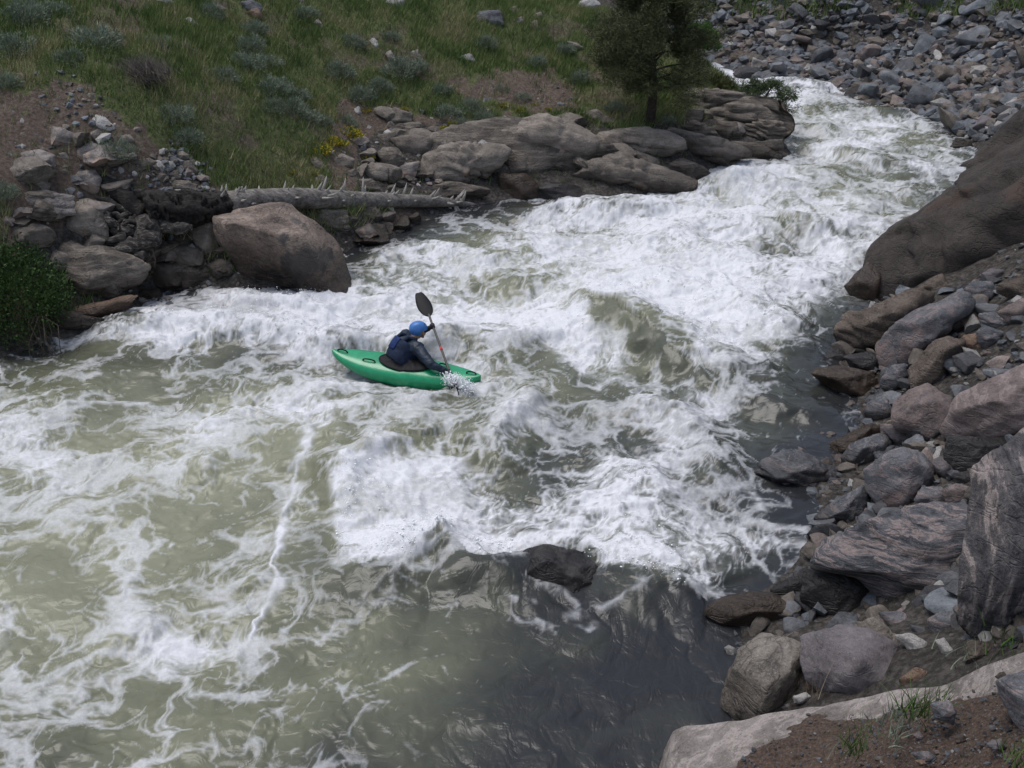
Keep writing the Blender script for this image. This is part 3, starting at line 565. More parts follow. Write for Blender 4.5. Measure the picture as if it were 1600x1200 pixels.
R('rock', 'F', [(630, 290), (760, 230), (830, 195), (895, 220), (880, 260), (780, 300), (690, 350), (640, 340)], 'brownwet', 'low pinkish brown rock at the water below the round grey stone')
R('rock', 'F', [(690, 360), (740, 300), (860, 250), (935, 250), (935, 320), (870, 390), (780, 440), (700, 420)], 'slate', 'dark triangular slate slab behind the black wet wedge')
R('rock', 'F', [(885, 220), (960, 205), (1040, 250), (1070, 320), (980, 310), (930, 270)], 'mauve', 'flat grey rock in front of the pink block')
R('boulder', 'F', [(805, 430), (900, 350), (990, 320), (1080, 350), (1160, 430), (1215, 500), (1180, 550), (1080, 580), (1060, 620), (960, 650), (880, 610), (825, 540)], 'pinkgrey', 'grey pyramid shaped boulder with pink blotches in the middle of the right bank', facets=7)
R('rock', 'F', [(1050, 580), (1090, 520), (1180, 515), (1225, 560), (1215, 610), (1110, 620)], 'pinkgrey', 'small grey and pink rock at the right foot of the pyramid boulder', dz=-.1)
R('stone', 'F', [(1145, 390), (1190, 365), (1240, 400), (1275, 450), (1220, 485), (1165, 440)], 'mauve', 'smooth brownish round stone behind the pyramid boulder', facets=3, soft=.95)
R('stone', 'F', [(1190, 530), (1260, 500), (1340, 520), (1350, 580), (1270, 610), (1210, 590)], 'redbrown', 'flat brown stone between the pyramid and the folded boulder')
R('rock', 'F', [(1240, 450), (1370, 430), (1380, 540), (1260, 520)], 'slatewet', 'dark rock in the hollow left of the folded boulder', dz=.2)
R('rock', 'F', [(555, 670), (640, 600), (800, 510), (840, 560), (825, 680), (700, 725), (600, 725)], 'slate', 'plain grey rock with a sloping top just above the striped boulder')
R('boulder', 'F', [(530, 890), (620, 790), (720, 730), (840, 680), (1050, 620), (1150, 600), (1350, 630), (1385, 700), (1320, 830), (1305, 1000), (1200, 1085), (1060, 1130), (1000, 1090), (880, 1090), (800, 990), (700, 930), (600, 940), (540, 930)], 'stripe', 'large grey boulder with fine pink stripes sloping to the river', strata=.035, facets=8, depth=.8, rough=.04)
R('boulder', 'F', [(500, 930), (560, 930), (700, 910), (810, 980), (880, 1110), (830, 1190), (640, 1210), (520, 1160), (480, 1060)], 'slatewet', 'dark wet boulder under the left end of the striped boulder', dz=.05)
R('boulder', 'F', [(1370, 430), (1440, 370), (1540, 320), (1580, 260), (1680, 200), (1850, 300), (1900, 800), (1800, 1150), (1600, 1270), (1400, 1270), (1320, 1190), (1300, 900), (1350, 700)], 'fold', 'tall dark boulder with white folded bands at the right edge', facets=6, depth=.8, rough=.06, dz=-.2)
R('rock', 'F', [(-10, 1120), (100, 1070), (250, 1045), (340, 1050), (430, 1090), (510, 1180), (400, 1225), (200, 1235), (60, 1190)], 'brownwet', 'flat wet brown rock at the edge of the smooth dark water', depth=1.1, facets=5, rough=.03)
R('rock', 'F', [(320, 1040), (380, 985), (520, 945), (570, 1010), (530, 1085), (440, 1090)], 'slatewet', 'small black wet rock above the flat wet brown rock')
R('stone', 'F', [(1120, 1180), (1200, 1140), (1280, 1155), (1310, 1230), (1220, 1270), (1140, 1240)], 'slate', 'round slate stone between the striped boulder and the folded boulder', soft=.95, facets=3)
R('stone', 'F', [(950, 1140), (1010, 1110), (1050, 1150), (1010, 1180)], 'pink', 'small pink stone below the striped boulder')
R('boulder', 'G', [(345, 730), (385, 580), (420, 510), (520, 455), (600, 460), (695, 495), (705, 600), (675, 680), (600, 730), (520, 790), (430, 805), (365, 780)], 'tan', 'cream topped boulder with black wet base beside the dark water', facets=9, depth=1)
R('boulder', 'G', [(690, 570), (700, 470), (760, 438), (860, 418), (960, 430), (1060, 480), (1115, 530), (1110, 610), (1000, 700), (820, 725), (770, 700), (700, 630)], 'mauve', 'smooth faced purplish brown block right of the cream topped boulder', facets=9, rough=.02, depth=1)
R('rock', 'G', [(900, 410), (1000, 370), (1050, 440), (1150, 480), (1130, 590), (1070, 620), (980, 560), (930, 480)], 'ledge', 'pale grey streaked slab standing behind the purplish block', strata=.05, dz=.15)
R('rock', 'G', [(1060, 450), (1130, 440), (1230, 495), (1240, 550), (1150, 540)], 'pale', 'white rock right of the streaked standing slab')
R('rock', 'G', [(990, 350), (1100, 355), (1180, 415), (1160, 450), (1060, 435)], 'pinkgrey', 'flat grey pink plate above the white rock')
R('stone', 'G', [(1075, 625), (1150, 580), (1245, 620), (1210, 670), (1100, 665)], 'rust', 'rusty orange stone beside the purplish block above the long slab')
R('stone', 'G', [(1230, 470), (1270, 460), (1310, 530), (1270, 550)], 'pale', 'slim pale stone right of the white rock')
R('stone', 'G', [(1350, 560), (1370, 470), (1450, 480), (1480, 520), (1420, 560)], 'brown', 'brown stone in the rubble under the folded boulder')
R('stone', 'G', [(640, 700), (690, 685), (715, 705), (680, 735), (645, 730)], 'pale', 'small pale stone at the front foot of the cream topped boulder', dz=-.1)
R('stone', 'G', [(700, 710), (730, 695), (755, 715), (735, 735)], 'rust', 'small brown stone below the purplish block')
R('stone', 'G', [(590, 745), (620, 735), (640, 755), (600, 768)], 'slate', 'grey pebble beside the edge of the long slab')
R('stone', 'G', [(690, 640), (720, 650), (725, 690), (700, 680)], 'rust', 'upright brown stone wedged between cream boulder and purplish block')
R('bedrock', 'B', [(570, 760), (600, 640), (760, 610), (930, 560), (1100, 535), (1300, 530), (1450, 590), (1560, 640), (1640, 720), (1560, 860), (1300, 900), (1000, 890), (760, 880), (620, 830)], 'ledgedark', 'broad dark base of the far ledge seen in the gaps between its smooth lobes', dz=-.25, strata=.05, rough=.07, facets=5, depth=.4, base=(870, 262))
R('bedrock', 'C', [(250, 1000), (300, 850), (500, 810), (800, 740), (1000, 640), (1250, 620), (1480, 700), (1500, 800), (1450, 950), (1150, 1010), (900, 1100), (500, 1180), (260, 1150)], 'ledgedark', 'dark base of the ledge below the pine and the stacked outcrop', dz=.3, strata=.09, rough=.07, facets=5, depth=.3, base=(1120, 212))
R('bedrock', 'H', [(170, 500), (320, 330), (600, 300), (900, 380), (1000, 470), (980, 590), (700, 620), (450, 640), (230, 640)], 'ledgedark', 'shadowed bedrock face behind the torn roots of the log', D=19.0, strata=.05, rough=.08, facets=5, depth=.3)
# mid-stream
R('boulder', 'P', [(770, 925), (800, 885), (825, 862), (855, 853), (905, 865), (932, 885), (940, 920), (900, 950), (830, 955)], 'slatewet', 'lone black wet rock in the middle of the rapid', depth=1.0, rough=.1, base=(860, 935), dz=.08)
# left bank
R('boulder', 'H', [(978, 330), (1050, 285), (1180, 262), (1280, 252), (1330, 300), (1400, 340), (1470, 400), (1510, 460), (1560, 600), (1585, 665), (1545, 740), (1440, 745), (1350, 670), (1200, 620), (1080, 610), (1040, 500), (985, 430)], 'tanbig', 'large tan boulder with grey streaks under the fallen log', facets=8, rough=.05, depth=.9, base=(470, 475))
R('rock', 'H', [(850, 360), (960, 330), (988, 400), (988, 465), (910, 510), (870, 440)], 'ledge', 'upright grey slab between the log and the large tan boulder')
R('rock', 'H', [(690, 440), (760, 400), (830, 405), (850, 490), (760, 505)], 'brown', 'brown rock tucked under the root end of the log')
R('rock', 'H', [(730, 560), (740, 525), (800, 505), (900, 515), (940, 570), (925, 640), (850, 650), (750, 620)], 'ledgedark', 'dark rounded rock at the water left of the large tan boulder')
R('rock', 'H', [(915, 530), (980, 498), (1045, 520), (1040, 570), (950, 600)], 'ledge', 'small grey rock touching the left side of the large tan boulder')
R('rock', 'H', [(1330, 300), (1450, 270), (1550, 285), (1565, 390), (1500, 440), (1420, 400)], 'ledge', 'blocky brown rock under the log behind the large tan boulder', strata=.06, base=(530, 375))
R('boulder', 'H', [(150, 750), (200, 560), (300, 420), (450, 440), (600, 490), (662, 530), (640, 600), (480, 670), (300, 700), (270, 770)], 'ledgedark', 'big overhanging dark ledge below the torn roots', strata=.05, rough=.06, base=(150, 480))
R('rock', 'H', [(270, 720), (460, 690), (620, 640), (560, 720), (400, 785), (300, 800)], 'rust', 'orange brown rock shelf under the overhanging dark ledge', dz=-.1)
R('rock', 'H', [(160, 760), (250, 715), (380, 750), (470, 765), (400, 815), (250, 815)], 'ledgedark', 'low dark rock at the waterline beside the leafy bush', dz=-.1)
R('rock', 'H', [(0, 250), (100, 225), (200, 195), (320, 215), (330, 300), (200, 340), (0, 330)], 'ledgepink', 'pink streaked bedrock shelf above the leafy bush', strata=.06)
R('boulder', 'A', [(50, 730), (90, 680), (170, 668), (240, 690), (245, 740), (190, 790), (100, 760)], 'ledgepink', 'rounded grey boulder with a peach coloured side on the dirt slope')
R('rock', 'A', [(315, 745), (330, 670), (400, 640), (462, 655), (455, 705), (390, 745)], 'ledgepink', 'rock with an orange pink top at the edge of the dirt slope')
R('rock', 'A', [(230, 690), (290, 680), (310, 710), (250, 720)], 'ledgepink', 'small peach stone between the two peach sided boulders')
R('rock', 'A', [(105, 805), (170, 783), (225, 820), (212, 860), (120, 862)], 'ledge', 'oval grey stone below the peach sided boulder', soft=.95)
R('rock', 'A', [(0, 890), (60, 860), (220, 850), (240, 880), (160, 910), (0, 920)], 'ledge', 'thin grey shelf of rock under the oval grey stone')
R('stone', 'A', [(238, 775), (268, 740), (302, 768), (282, 805)], 'ledge', 'small round grey stone right of the peach sided boulder')
R('rock', 'A', [(305, 790), (340, 755), (420, 760), (455, 800), (440, 860), (370, 880), (325, 840)], 'ledgepink', 'tall grey and peach rock behind the black root')
R('rock', 'A', [(215, 1040), (240, 960), (320, 890), (400, 890), (470, 960), (480, 1060), (400, 1090), (300, 1060)], 'ledge', 'smooth grey rock face between the torn roots')
R('rock', 'A', [(408, 545), (425, 510), (470, 525), (518, 572), (480, 592), (420, 575)], 'pale', 'pale pointed rock high on the dirt slope')
R('rock', 'A', [(515, 615), (575, 598), (605, 630), (560, 655)], 'ledge', 'flat grey rock beside the sagebrush on the dirt slope')
R('rock', 'A', [(678, 785), (700, 758), (740, 775), (722, 803)], 'ledge', 'leftmost of three grey stones in the scree above the log')
R('rock', 'A', [(742, 780), (790, 762), (805, 798), (750, 805)], 'ledgedark', 'middle of three grey stones in the scree above the log')
R('rock', 'A', [(800, 720), (850, 712), (888, 768), (840, 795), (810, 760)], 'ledge', 'large light grey stone at the top right of the scree above the log')
R('rock', 'A', [(690, 820), (750, 800), (850, 810), (885, 850), (700, 862)], 'ledge', 'flat grey rocks edge resting behind the bark of the log')
R('stone', 'A', [(575, 770), (640, 760), (675, 780), (640, 800)], 'brown', 'brown stone in the scree left of the three grey ones')
R('rock', 'A', [(815, 85), (850, 82), (892, 112), (860, 128)], 'pale', 'white grey rock in the grass near the upper left')
R('rock', 'A', [(1070, 12), (1120, 0), (1170, 25), (1160, 60), (1100, 55)], 'slate', 'large grey rock at the top edge left of the middle')
R('rock', 'A', [(1090, 60), (1150, 35), (1175, 75), (1150, 90)], 'rust', 'rusty orange rock just below the grey rock at the top edge')
R('rock', 'A', [(930, 40), (970, 20), (1020, 40), (990, 60)], 'ledge', 'grey rock beside the rusty orange one at the top edge')
R('rock', 'A', [(690, 5), (740, -10), (780, 10), (740, 20)], 'pale', 'pale rock cut by the top edge near the left')
R('rock', 'A', [(1400, 105), (1420, 85), (1445, 120), (1425, 138)], 'ledgepink', 'pinkish rock standing in grass near the top')
R('rock', 'A', [(1400, 205), (1450, 190), (1530, 205), (1480, 222)], 'ledge', 'flat grey rock half buried in grass right of centre top')
# ledge on the far left bank
R('bedrock', 'B', [(1075, 620), (1150, 565), (1250, 520), (1350, 530), (1450, 570), (1525, 620), (1535, 675), (1450, 750), (1360, 800), (1250, 740), (1180, 680), (1110, 650)], 'ledge', 'big smooth rounded bedrock lobe in the middle of the far ledge', facets=4, rough=.09, soft=.85, strata=.05)
R('bedrock', 'B', [(700, 800), (745, 700), (830, 660), (900, 640), (1000, 640), (1100, 650), (1140, 690), (1080, 760), (940, 830), (860, 850), (760, 850)], 'ledge', 'smooth bedrock lobe at the left end of the far ledge', facets=4, rough=.1, soft=.85, strata=.06)
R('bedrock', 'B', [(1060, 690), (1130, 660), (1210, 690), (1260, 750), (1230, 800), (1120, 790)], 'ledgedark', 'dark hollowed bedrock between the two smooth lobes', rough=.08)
R('bedrock', 'B', [(600, 620), (700, 598), (785, 620), (770, 690), (700, 715), (640, 685)], 'ledge', 'grey angular bedrock block above the tip of the log')
R('bedrock', 'B', [(535, 690), (570, 660), (630, 660), (665, 710), (630, 780), (560, 740)], 'ledgedark', 'sloping dark bedrock left of the angular block')
R('bedrock', 'B', [(545, 520), (620, 485), (700, 510), (690, 550), (575, 560)], 'ledge', 'cracked grey rock at the grass line left of the ledge')
R('bedrock', 'B', [(560, 565), (740, 545), (760, 580), (640, 600), (560, 595)], 'ledgedark', 'thin rusty layer of rock below the cracked grey one', strata=.06)
R('rock', 'B', [(540, 605), (620, 588), (630, 630), (560, 645)], 'ledge', 'small grey rock beside the yellow flowers')
R('rock', 'B', [(610, 770), (660, 730), (730, 722), (710, 790), (650, 812)], 'ledgepink', 'pinkish knob at the left foot of the ledge')
R('rock', 'B', [(450, 755), (520, 728), (588, 750), (585, 805), (480, 810)], 'ledge', 'grey rock just above the bare half of the log')
R('rock', 'B', [(338, 715), (380, 685), (438, 710), (432, 745), (350, 775)], 'ledge', 'light grey stone under the yellow flower mat')
R('rock', 'B', [(358, 795), (440, 750), (445, 795), (372, 815)], 'ledgedark', 'tilted dark stone below the light grey one under the flowers')
R('rock', 'B', [(245, 725), (270, 698), (315, 750), (290, 775)], 'ledge', 'narrow grey slab at the left end of the flower mat')
R('rock', 'B', [(305, 695), (335, 658), (355, 700), (322, 722)], 'ledgepink', 'pink stone among the yellow flowers')
R('rock', 'B', [(250, 800), (290, 780), (330, 800), (300, 840), (250, 835)], 'ledge', 'squat grey stone touching the top of the log')
R('rock', 'B', [(330, 820), (420, 800), (520, 800), (560, 850), (430, 860)], 'ledgedark', 'shadowed rocks edge behind the bare half of the log')
R('rock', 'B', [(425, 495), (460, 475), (470, 515), (435, 520)], 'pale', 'white pink stone at the upper end of the flower mat')
R('bedrock', 'B', [(915, 580), (1010, 540), (1110, 545), (1120, 600), (1060, 640), (960, 640)], 'ledgedark', 'dark bedrock step above the left smooth lobe', rough=.08)
R('bedrock', 'B', [(700, 840), (860, 810), (1000, 830), (1060, 860), (940, 900), (800, 890)], 'ledgedark', 'low wet bedrock at the waterline under the left smooth lobe')
R('bedrock', 'B', [(1080, 780), (1200, 780), (1260, 830), (1260, 900), (1180, 915), (1100, 860)], 'brownwet', 'wet brown rock at the water between log tip and ledge')
R('bedrock', 'B', [(1220, 850), (1300, 815), (1430, 825), (1490, 890), (1400, 905), (1280, 905)], 'slatewet', 'black wet bedrock under the big smooth lobe')
R('stone', 'B', [(990, 640), (1010, 628), (1035, 640), (1030, 665), (1000, 660)], 'pale', 'little square stone perched on the left smooth lobe', dz=-.45)
R('bedrock', 'C', [(190, 1110), (300, 1000), (470, 960), (600, 1000), (720, 1040), (860, 1090), (945, 1170), (930, 1215), (600, 1230), (400, 1210), (250, 1220)], 'ledge', 'long grey bedrock hump at the waterline below the pine', facets=4, rough=.09, soft=.85, strata=.05)
R('bedrock', 'C', [(300, 880), (300, 845), (400, 815), (600, 800), (760, 820), (870, 870), (890, 930), (760, 980), (620, 1010), (440, 960)], 'ledge', 'banded bedrock shelf directly below the pine trunk', strata=.06, facets=5, soft=.9)
R('bedrock', 'C', [(690, 830), (800, 805), (1000, 850), (1150, 865), (1300, 930), (1300, 970), (1190, 1000), (1140, 1050), (1000, 1010), (880, 940)], 'ledge', 'overlapping bedrock tongue reaching towards the river', strata=.06, facets=5, soft=.9, dz=-.1)
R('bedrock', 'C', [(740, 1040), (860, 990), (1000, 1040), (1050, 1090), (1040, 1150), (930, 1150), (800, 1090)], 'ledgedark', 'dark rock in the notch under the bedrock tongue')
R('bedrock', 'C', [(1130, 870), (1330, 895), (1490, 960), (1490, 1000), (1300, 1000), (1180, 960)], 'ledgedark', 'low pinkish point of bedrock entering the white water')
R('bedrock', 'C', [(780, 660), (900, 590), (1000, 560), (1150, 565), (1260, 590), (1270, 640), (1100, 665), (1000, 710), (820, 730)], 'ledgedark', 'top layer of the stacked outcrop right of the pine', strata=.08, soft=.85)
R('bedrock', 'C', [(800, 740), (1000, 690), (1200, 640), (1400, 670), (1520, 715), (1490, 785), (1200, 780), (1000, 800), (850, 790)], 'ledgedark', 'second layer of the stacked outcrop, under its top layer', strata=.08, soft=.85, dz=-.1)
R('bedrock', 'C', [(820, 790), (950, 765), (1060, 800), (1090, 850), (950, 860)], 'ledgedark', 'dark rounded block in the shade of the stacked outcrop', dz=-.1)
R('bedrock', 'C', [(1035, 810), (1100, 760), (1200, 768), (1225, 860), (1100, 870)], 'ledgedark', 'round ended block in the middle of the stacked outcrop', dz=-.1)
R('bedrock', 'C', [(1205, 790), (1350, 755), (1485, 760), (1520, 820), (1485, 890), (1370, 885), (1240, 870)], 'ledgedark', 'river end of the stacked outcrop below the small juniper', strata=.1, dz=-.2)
R('bedrock', 'C', [(1300, 890), (1490, 870), (1500, 930), (1420, 950)], 'ledge', 'lowest block of the stacked outcrop touching white water', dz=-.2)
R('bedrock', 'C', [(225, 705), (330, 685), (430, 750), (470, 800), (360, 800), (260, 745)], 'ledge', 'smooth grey rock in the grass left of the pine trunk')
# rock groups at the top of the grassy slope
for pts, mt, lb in (([(985, 80), (1000, 50), (1090, 48), (1105, 112), (1050, 132), (990, 112)], 'slate', 'dark fractured outcrop, the largest in the row on the upper slope'), ([(1100, 55), (1160, 28), (1190, 62), (1140, 85)], 'ledge', 'grey rock on top of the row right of the dark fractured outcrop'), ([(1135, 95), (1190, 80), (1205, 122), (1150, 125)], 'ledgepink', 'pinkish grey rock in the middle of the row on the upper slope'), ([(1200, 112), (1250, 98), (1275, 132), (1230, 148)], 'ledge', 'lower right rock of the row on the upper slope'), ([(1235, 75), (1270, 55), (1285, 110), (1250, 105)], 'ledge', 'upper right rock of the row on the upper slope'), ([(570, 12), (600, -12), (662, 0), (652, 42), (600, 50)], 'pale', 'pale rock cut by the top edge left of the outcrop row'), ([(828, 110), (848, 95), (865, 118), (845, 125)], 'ledge', 'small grey stone left of the dark fractured outcrop'), ([(503, 185), (530, 172), (552, 210), (520, 218)], 'pale', 'white tilted stone in the grass below the pale rock'), ([(580, 240), (600, 222), (618, 262), (595, 268)], 'ledgepink', 'upright pink stone in the grass'), ([(680, 235), (720, 228), (740, 255), (700, 258)], 'ledgepink', 'pink brown stone right of the upright pink stone'), ([(895, 252), (960, 240), (980, 275), (920, 275)], 'pale', 'low pale rock in the middle of the grassy slope'), ([(1385, 182), (1430, 190), (1472, 215), (1420, 225)], 'ledge', 'low grey rock in the grass left of the pine crown'), ([(1420, 42), (1450, 5), (1510, -5), (1540, 20), (1500, 45)], 'pale', 'light grey boulder at the top edge just left of the pine'), ([(1005, 492), (1050, 487), (1050, 510), (1015, 512)], 'ledge', 'small pale stone beside the orange flowers'), ([(1030, 400), (1060, 395), (1100, 420), (1060, 430)], 'ledge', 'grey stone in the bare patch above the ledge'), ([(180, 0), (200, -15), (215, 10), (195, 20)], 'slate', 'dark small rock at the top edge above the sage patch')):
    R('rock', 'B', pts, mt, lb)
for i, (nm, v, pts, mt, lb, k) in enumerate(ROCKS):
    me, c = traced_rock(tr(v, pts), 100+i, **k)
    tag(link(nm, me, M[mt], loc=c), lb, 'boulder' if nm == 'boulder' else 'rock', 'rocks of the far ledge' if nm == 'bedrock' else None)
# ------------------------------------------------------------------ long slab, soil and gravel in the foreground
def depth_z(x, y, z): d = ray(x, y); return (z-CAM_H)/d[2]
G2 = lambda x, y: (1000+x/2.667, 825+y/2.667)
far_e = [(140, 852, 1.2), (180, 832, 1.27), (330, 805, 1.38), (500, 780, 1.5), (830, 730, 1.7), (1000, 690, 1.85), (1150, 660, 2.0), (1250, 640, 2.1), (1400, 580, 2.3), (1600, 515, 2.6), (1800, 455, 2.95)]
near_e = [(60, 1450, 1.4), (120, 1450, 1.45), (300, 1450, 1.6), (500, 1450, 1.8), (800, 1450, 2.0), (1000, 1450, 2.2), (1150, 1450, 2.35), (1300, 1450, 2.5), (1500, 1450, 2.8), (1750, 1450, 3.1), (2100, 1450, 3.5)]
FE = np.array([P(*G2(x, y), z) for x, y, z in far_e]); NE = np.array([P(*G2(x, y), z) for x, y, z in near_e])
NU, NV = 260, 150
uu = np.linspace(0, len(far_e)-1, NU); E1 = np.stack([np.interp(uu, range(len(far_e)), FE[:, k]) for k in range(3)], 1); E2 = np.stack([np.interp(uu, range(len(near_e)), NE[:, k]) for k in range(3)], 1)
vv = np.linspace(0, 1, NV)[:, None, None]
S = E1[None]*(1-vv)+E2[None]*vv
S[..., 2] += (fbm2(S[..., 0]*1.1, S[..., 1]*1.6, 4)-.5)*.22*np.minimum(1, .3+3*vv[..., 0]) + (fbm2(S[..., 0]*6, S[..., 1]*8, 3)-.5)*.03
S[..., 1] += (fbm2(S[..., 0]*3, S[..., 1]*0+2, 3)-.5)*.12*(1-vv[..., 0])
# rounded edge and steep sides down to the rubble
ring = [S[0]]; n_sk = 14
sk = []
for k in range(1, n_sk):
    a = k/(n_sk-1); q = S[0].copy(); q[:, 1] += .10*math.sin(a*math.pi*.8); q[:, 2] -= 1.35*a**1.3; q[:, :2] += ((fbm2(q[:, :1]*3+k*.4, q[:, 2:]*5, 3)-.5)*.14); sk.append(q)
SS = np.concatenate([np.array(sk[::-1]), S]); left = SS[:, :1].copy(); lefts = []
for k in range(8, 0, -1):
    a = k/8; q = left.copy(); q[..., 0] -= .08*math.sin(a*2.4)+.02; q[..., 2] = q[..., 2]*(1-a)+(-.2)*a; lefts.append(q)
SS = np.concatenate(lefts+[SS], 1)
me = mesh_np('rock_slab', SS.reshape(-1, 3), grid_faces(*SS.shape[:2])[:, ::-1]); tag(link('rock_slab', me, M['slabtan']), 'long pale tan rock slab with dirt on it crossing the bottom right corner', 'rock')
soil_px = [(140, 1250), (300, 1120), (420, 960), (560, 860), (800, 800), (1000, 775), (1150, 752), (1350, 705), (1500, 660), (1620, 610), (1900, 530)]
SPx, SPy = project(S[..., 0], S[..., 1], S[..., 2]); gx = (SPx-1000)*2.667; gy = (SPy-825)*2.667
gap = (gy-np.interp(gx, *zip(*soil_px)))/100 + (fbm2(S[..., 0]*3.3, S[..., 1]*4.5, 4)-.5)*1.5
soil_cov = sstep(-.3, .5, gap)
SO = S.copy(); SO[..., 2] += -.035+.075*soil_cov+(fbm2(S[..., 0]*9, S[..., 1]*9, 4, .6)-.5)*.05*soil_cov
sm, t, b = newmat('soil'); N = NB(t); co = N.n('ShaderNodeNewGeometry').outputs['Position']; nf = N.noise(co, 40, 8, .75)
N.l(N.ramp(nf, [(.32, (.045, .031, .024)), (.5, (.1, .072, .056)), (.62, (.15, .11, .088)), (.72, (.27, .2, .17))]), b.inputs['Base Color']); b.inputs['Roughness'].default_value = .95; b.inputs['Specular IOR Level'].default_value = .1
N.l(N.bump(nf, .03), b.inputs['Normal'])
tag(link('soil', mesh_np('soil', SO.reshape(-1, 3), grid_faces(NV, NU)[:, ::-1]), sm), kind='structure')

def stones(name, pts, sizes, mats_i, mats, seed, sub=1, flat=.6, smooth=False, kind='stuff', label=None):
    """one mesh of many small angular stones"""
    rnd = np.random.RandomState(seed); V0, F0 = ico(sub); n = len(pts); var = []
    for k in range(14):
        v = V0*np.array([1, rnd.uniform(.6, .95), rnd.uniform(flat*.6, flat*1.15)]); v = chisel(v, 7, rnd, .5, .9); v = v*(1+.12*(n3(v*2+k*3)-.5)[:, None]); var.append(v)
    var = np.array(var); vi = rnd.randint(0, 14, n); Vs = var[vi]*np.asarray(sizes)[:, None, None]
    a = rnd.uniform(0, 2*math.pi, n); tl = rnd.normal(0, .35, n); ca, sa = np.cos(a), np.sin(a); ct, stt = np.cos(tl), np.sin(tl)
    x = Vs[..., 0]*ct[:, None]-Vs[..., 2]*stt[:, None]; z = Vs[..., 0]*stt[:, None]+Vs[..., 2]*ct[:, None]; y = Vs[..., 1]
    Vs = np.stack([x*ca[:, None]-y*sa[:, None], x*sa[:, None]+y*ca[:, None], z], -1)+np.asarray(pts)[:, None, :]
    Fs = (F0[None]+np.arange(n)[:, None, None]*len(V0)).reshape(-1, 3); me = mesh_np(name, Vs.reshape(-1, 3), Fs, smooth)
    for m in mats: me.materials.append(m)
    me.polygons.foreach_set('material_index', np.repeat(mats_i, len(F0)).astype(np.int32)); o = bpy.data.objects.new(name, me); C.objects.link(o)
    return tag(o, label, name.replace('_', ' '), kind=kind)
def simple_rock(name, d, l, rough=.85):
    m, t, b = newmat(name); N = NB(t); co = N.n('ShaderNodeNewGeometry').outputs['Position']; oi = N.n('ShaderNodeObjectInfo').outputs['Random']
    n = N.math('ADD', N.math('MULTIPLY', N.noise(co, 5, 4, .6), .5), N.math('MULTIPLY', N.noise(co, 28, 6, .75), .5)); c = N.ramp(n, [(.36, d), (.64, l)])
    v = N.n('ShaderNodeTexVoronoi'); v.inputs['Scale'].default_value = 2.2; N.l(co, v.inputs['Vector'])
    sp = N.n('ShaderNodeSeparateColor'); N.l(v.outputs['Color'], sp.inputs[0])
    hv = N.n('ShaderNodeHueSaturation'); N.l(c, hv.inputs['Color']); N.l(N.math('ADD', N.math('MULTIPLY', sp.outputs[0], .4), N.math('MULTIPLY_ADD', oi, .5, .55)), hv.inputs['Value']); N.l(hv.outputs[0], b.inputs['Base Color'])
    b.inputs['Roughness'].default_value = rough; b.inputs['Specular IOR Level'].default_value = .3; N.l(N.bump(n, .05), b.inputs['Normal']); return m
TM = [simple_rock('talus_grey', (.055, .057, .062), (.17, .172, .18)), simple_rock('talus_blue', (.07, .078, .086), (.19, .2, .215)), simple_rock('talus_brown', (.07, .06, .05), (.18, .155, .132)), simple_rock('talus_pink', (.1, .08, .072), (.24, .195, .175)), simple_rock('talus_pale', (.2, .19, .175), (.38, .36, .34)), simple_rock('talus_dark', (.028, .028, .03), (.08, .078, .08))]
TW_P = np.array([.3, .18, .23, .13, .07, .09]); TW_P /= TW_P.sum()
rnd = np.random.RandomState(5)
# gravel on the soil and slab
idx = rnd.randint(0, NV*NU, 16000); pc = SO.reshape(-1, 3)[idx]; cv = soil_cov.ravel()[idx]; m = rnd.rand(len(idx)) < cv*.9+.02; pc = pc[m][:6500]; pc = pc+np.c_[rnd.normal(0, .02, (len(pc), 2)), np.zeros(len(pc))]
sz = np.exp(rnd.normal(-4.75, .55, len(pc))); stones('gravel', pc, np.clip(sz, .003, .045), rnd.choice(6, len(pc), p=TW_P), TM, 3, 1)
D0 = lambda x, y, z: dict(D=depth_z(x, y, z))
FG = [('stone', [(1215, 735), (1290, 722), (1322, 770), (1300, 815), (1235, 795)], 'slate', 'fist sized grey stone lying alone on the foreground dirt', (1270, 800, 2.45)),
      ('boulder', [(1503, 645), (1560, 615), (1700, 590), (1800, 700), (1800, 930), (1620, 900), (1560, 790)], 'pale', 'white and pink speckled block in the bottom right corner', (1600, 880, 2.75)),
      ('stone', [(1130, 940), (1200, 930), (1240, 960), (1180, 985)], 'slate', 'flat dark stone near the bottom edge on the dirt', (1180, 970, 2.4)),
      ('stone', [(1140, 860), (1165, 850), (1180, 870), (1155, 885)], 'pink', 'small pink stone on the dirt below the lone grey stone', (1160, 870, 2.4)),
      ('stone', [(1480, 620), (1510, 600), (1535, 620), (1510, 640)], 'brown', 'brown stone at the upper tip of the speckled corner block', (1510, 635, 2.62)),
      ('stone', [(1440, 900), (1500, 880), (1530, 915), (1470, 930)], 'mauve', 'purplish stone on the dirt near the bottom right corner', (1480, 915, 2.7)),
      ('stone', [(1150, 970), (1195, 955), (1200, 980), (1165, 990)], 'rust', 'orange pebble at the bottom edge', (1175, 980, 2.4)),
      ('stone', [(1310, 870), (1350, 865), (1360, 890), (1320, 895)], 'brown', 'brown stone left of the speckled corner block', (1335, 885, 2.55))]
for k, (nm, pts, mt, lb, (bx, by, bz)) in enumerate(FG):
    g = G2(bx, by); me, c = traced_rock(tr('G', pts), 700+k, D=depth_z(g[0], g[1], bz), facets=9, depth=1.0); tag(link(nm, me, M['pinkgrey' if mt == 'pale' and k == 1 else mt], loc=c), lb, 'rock')

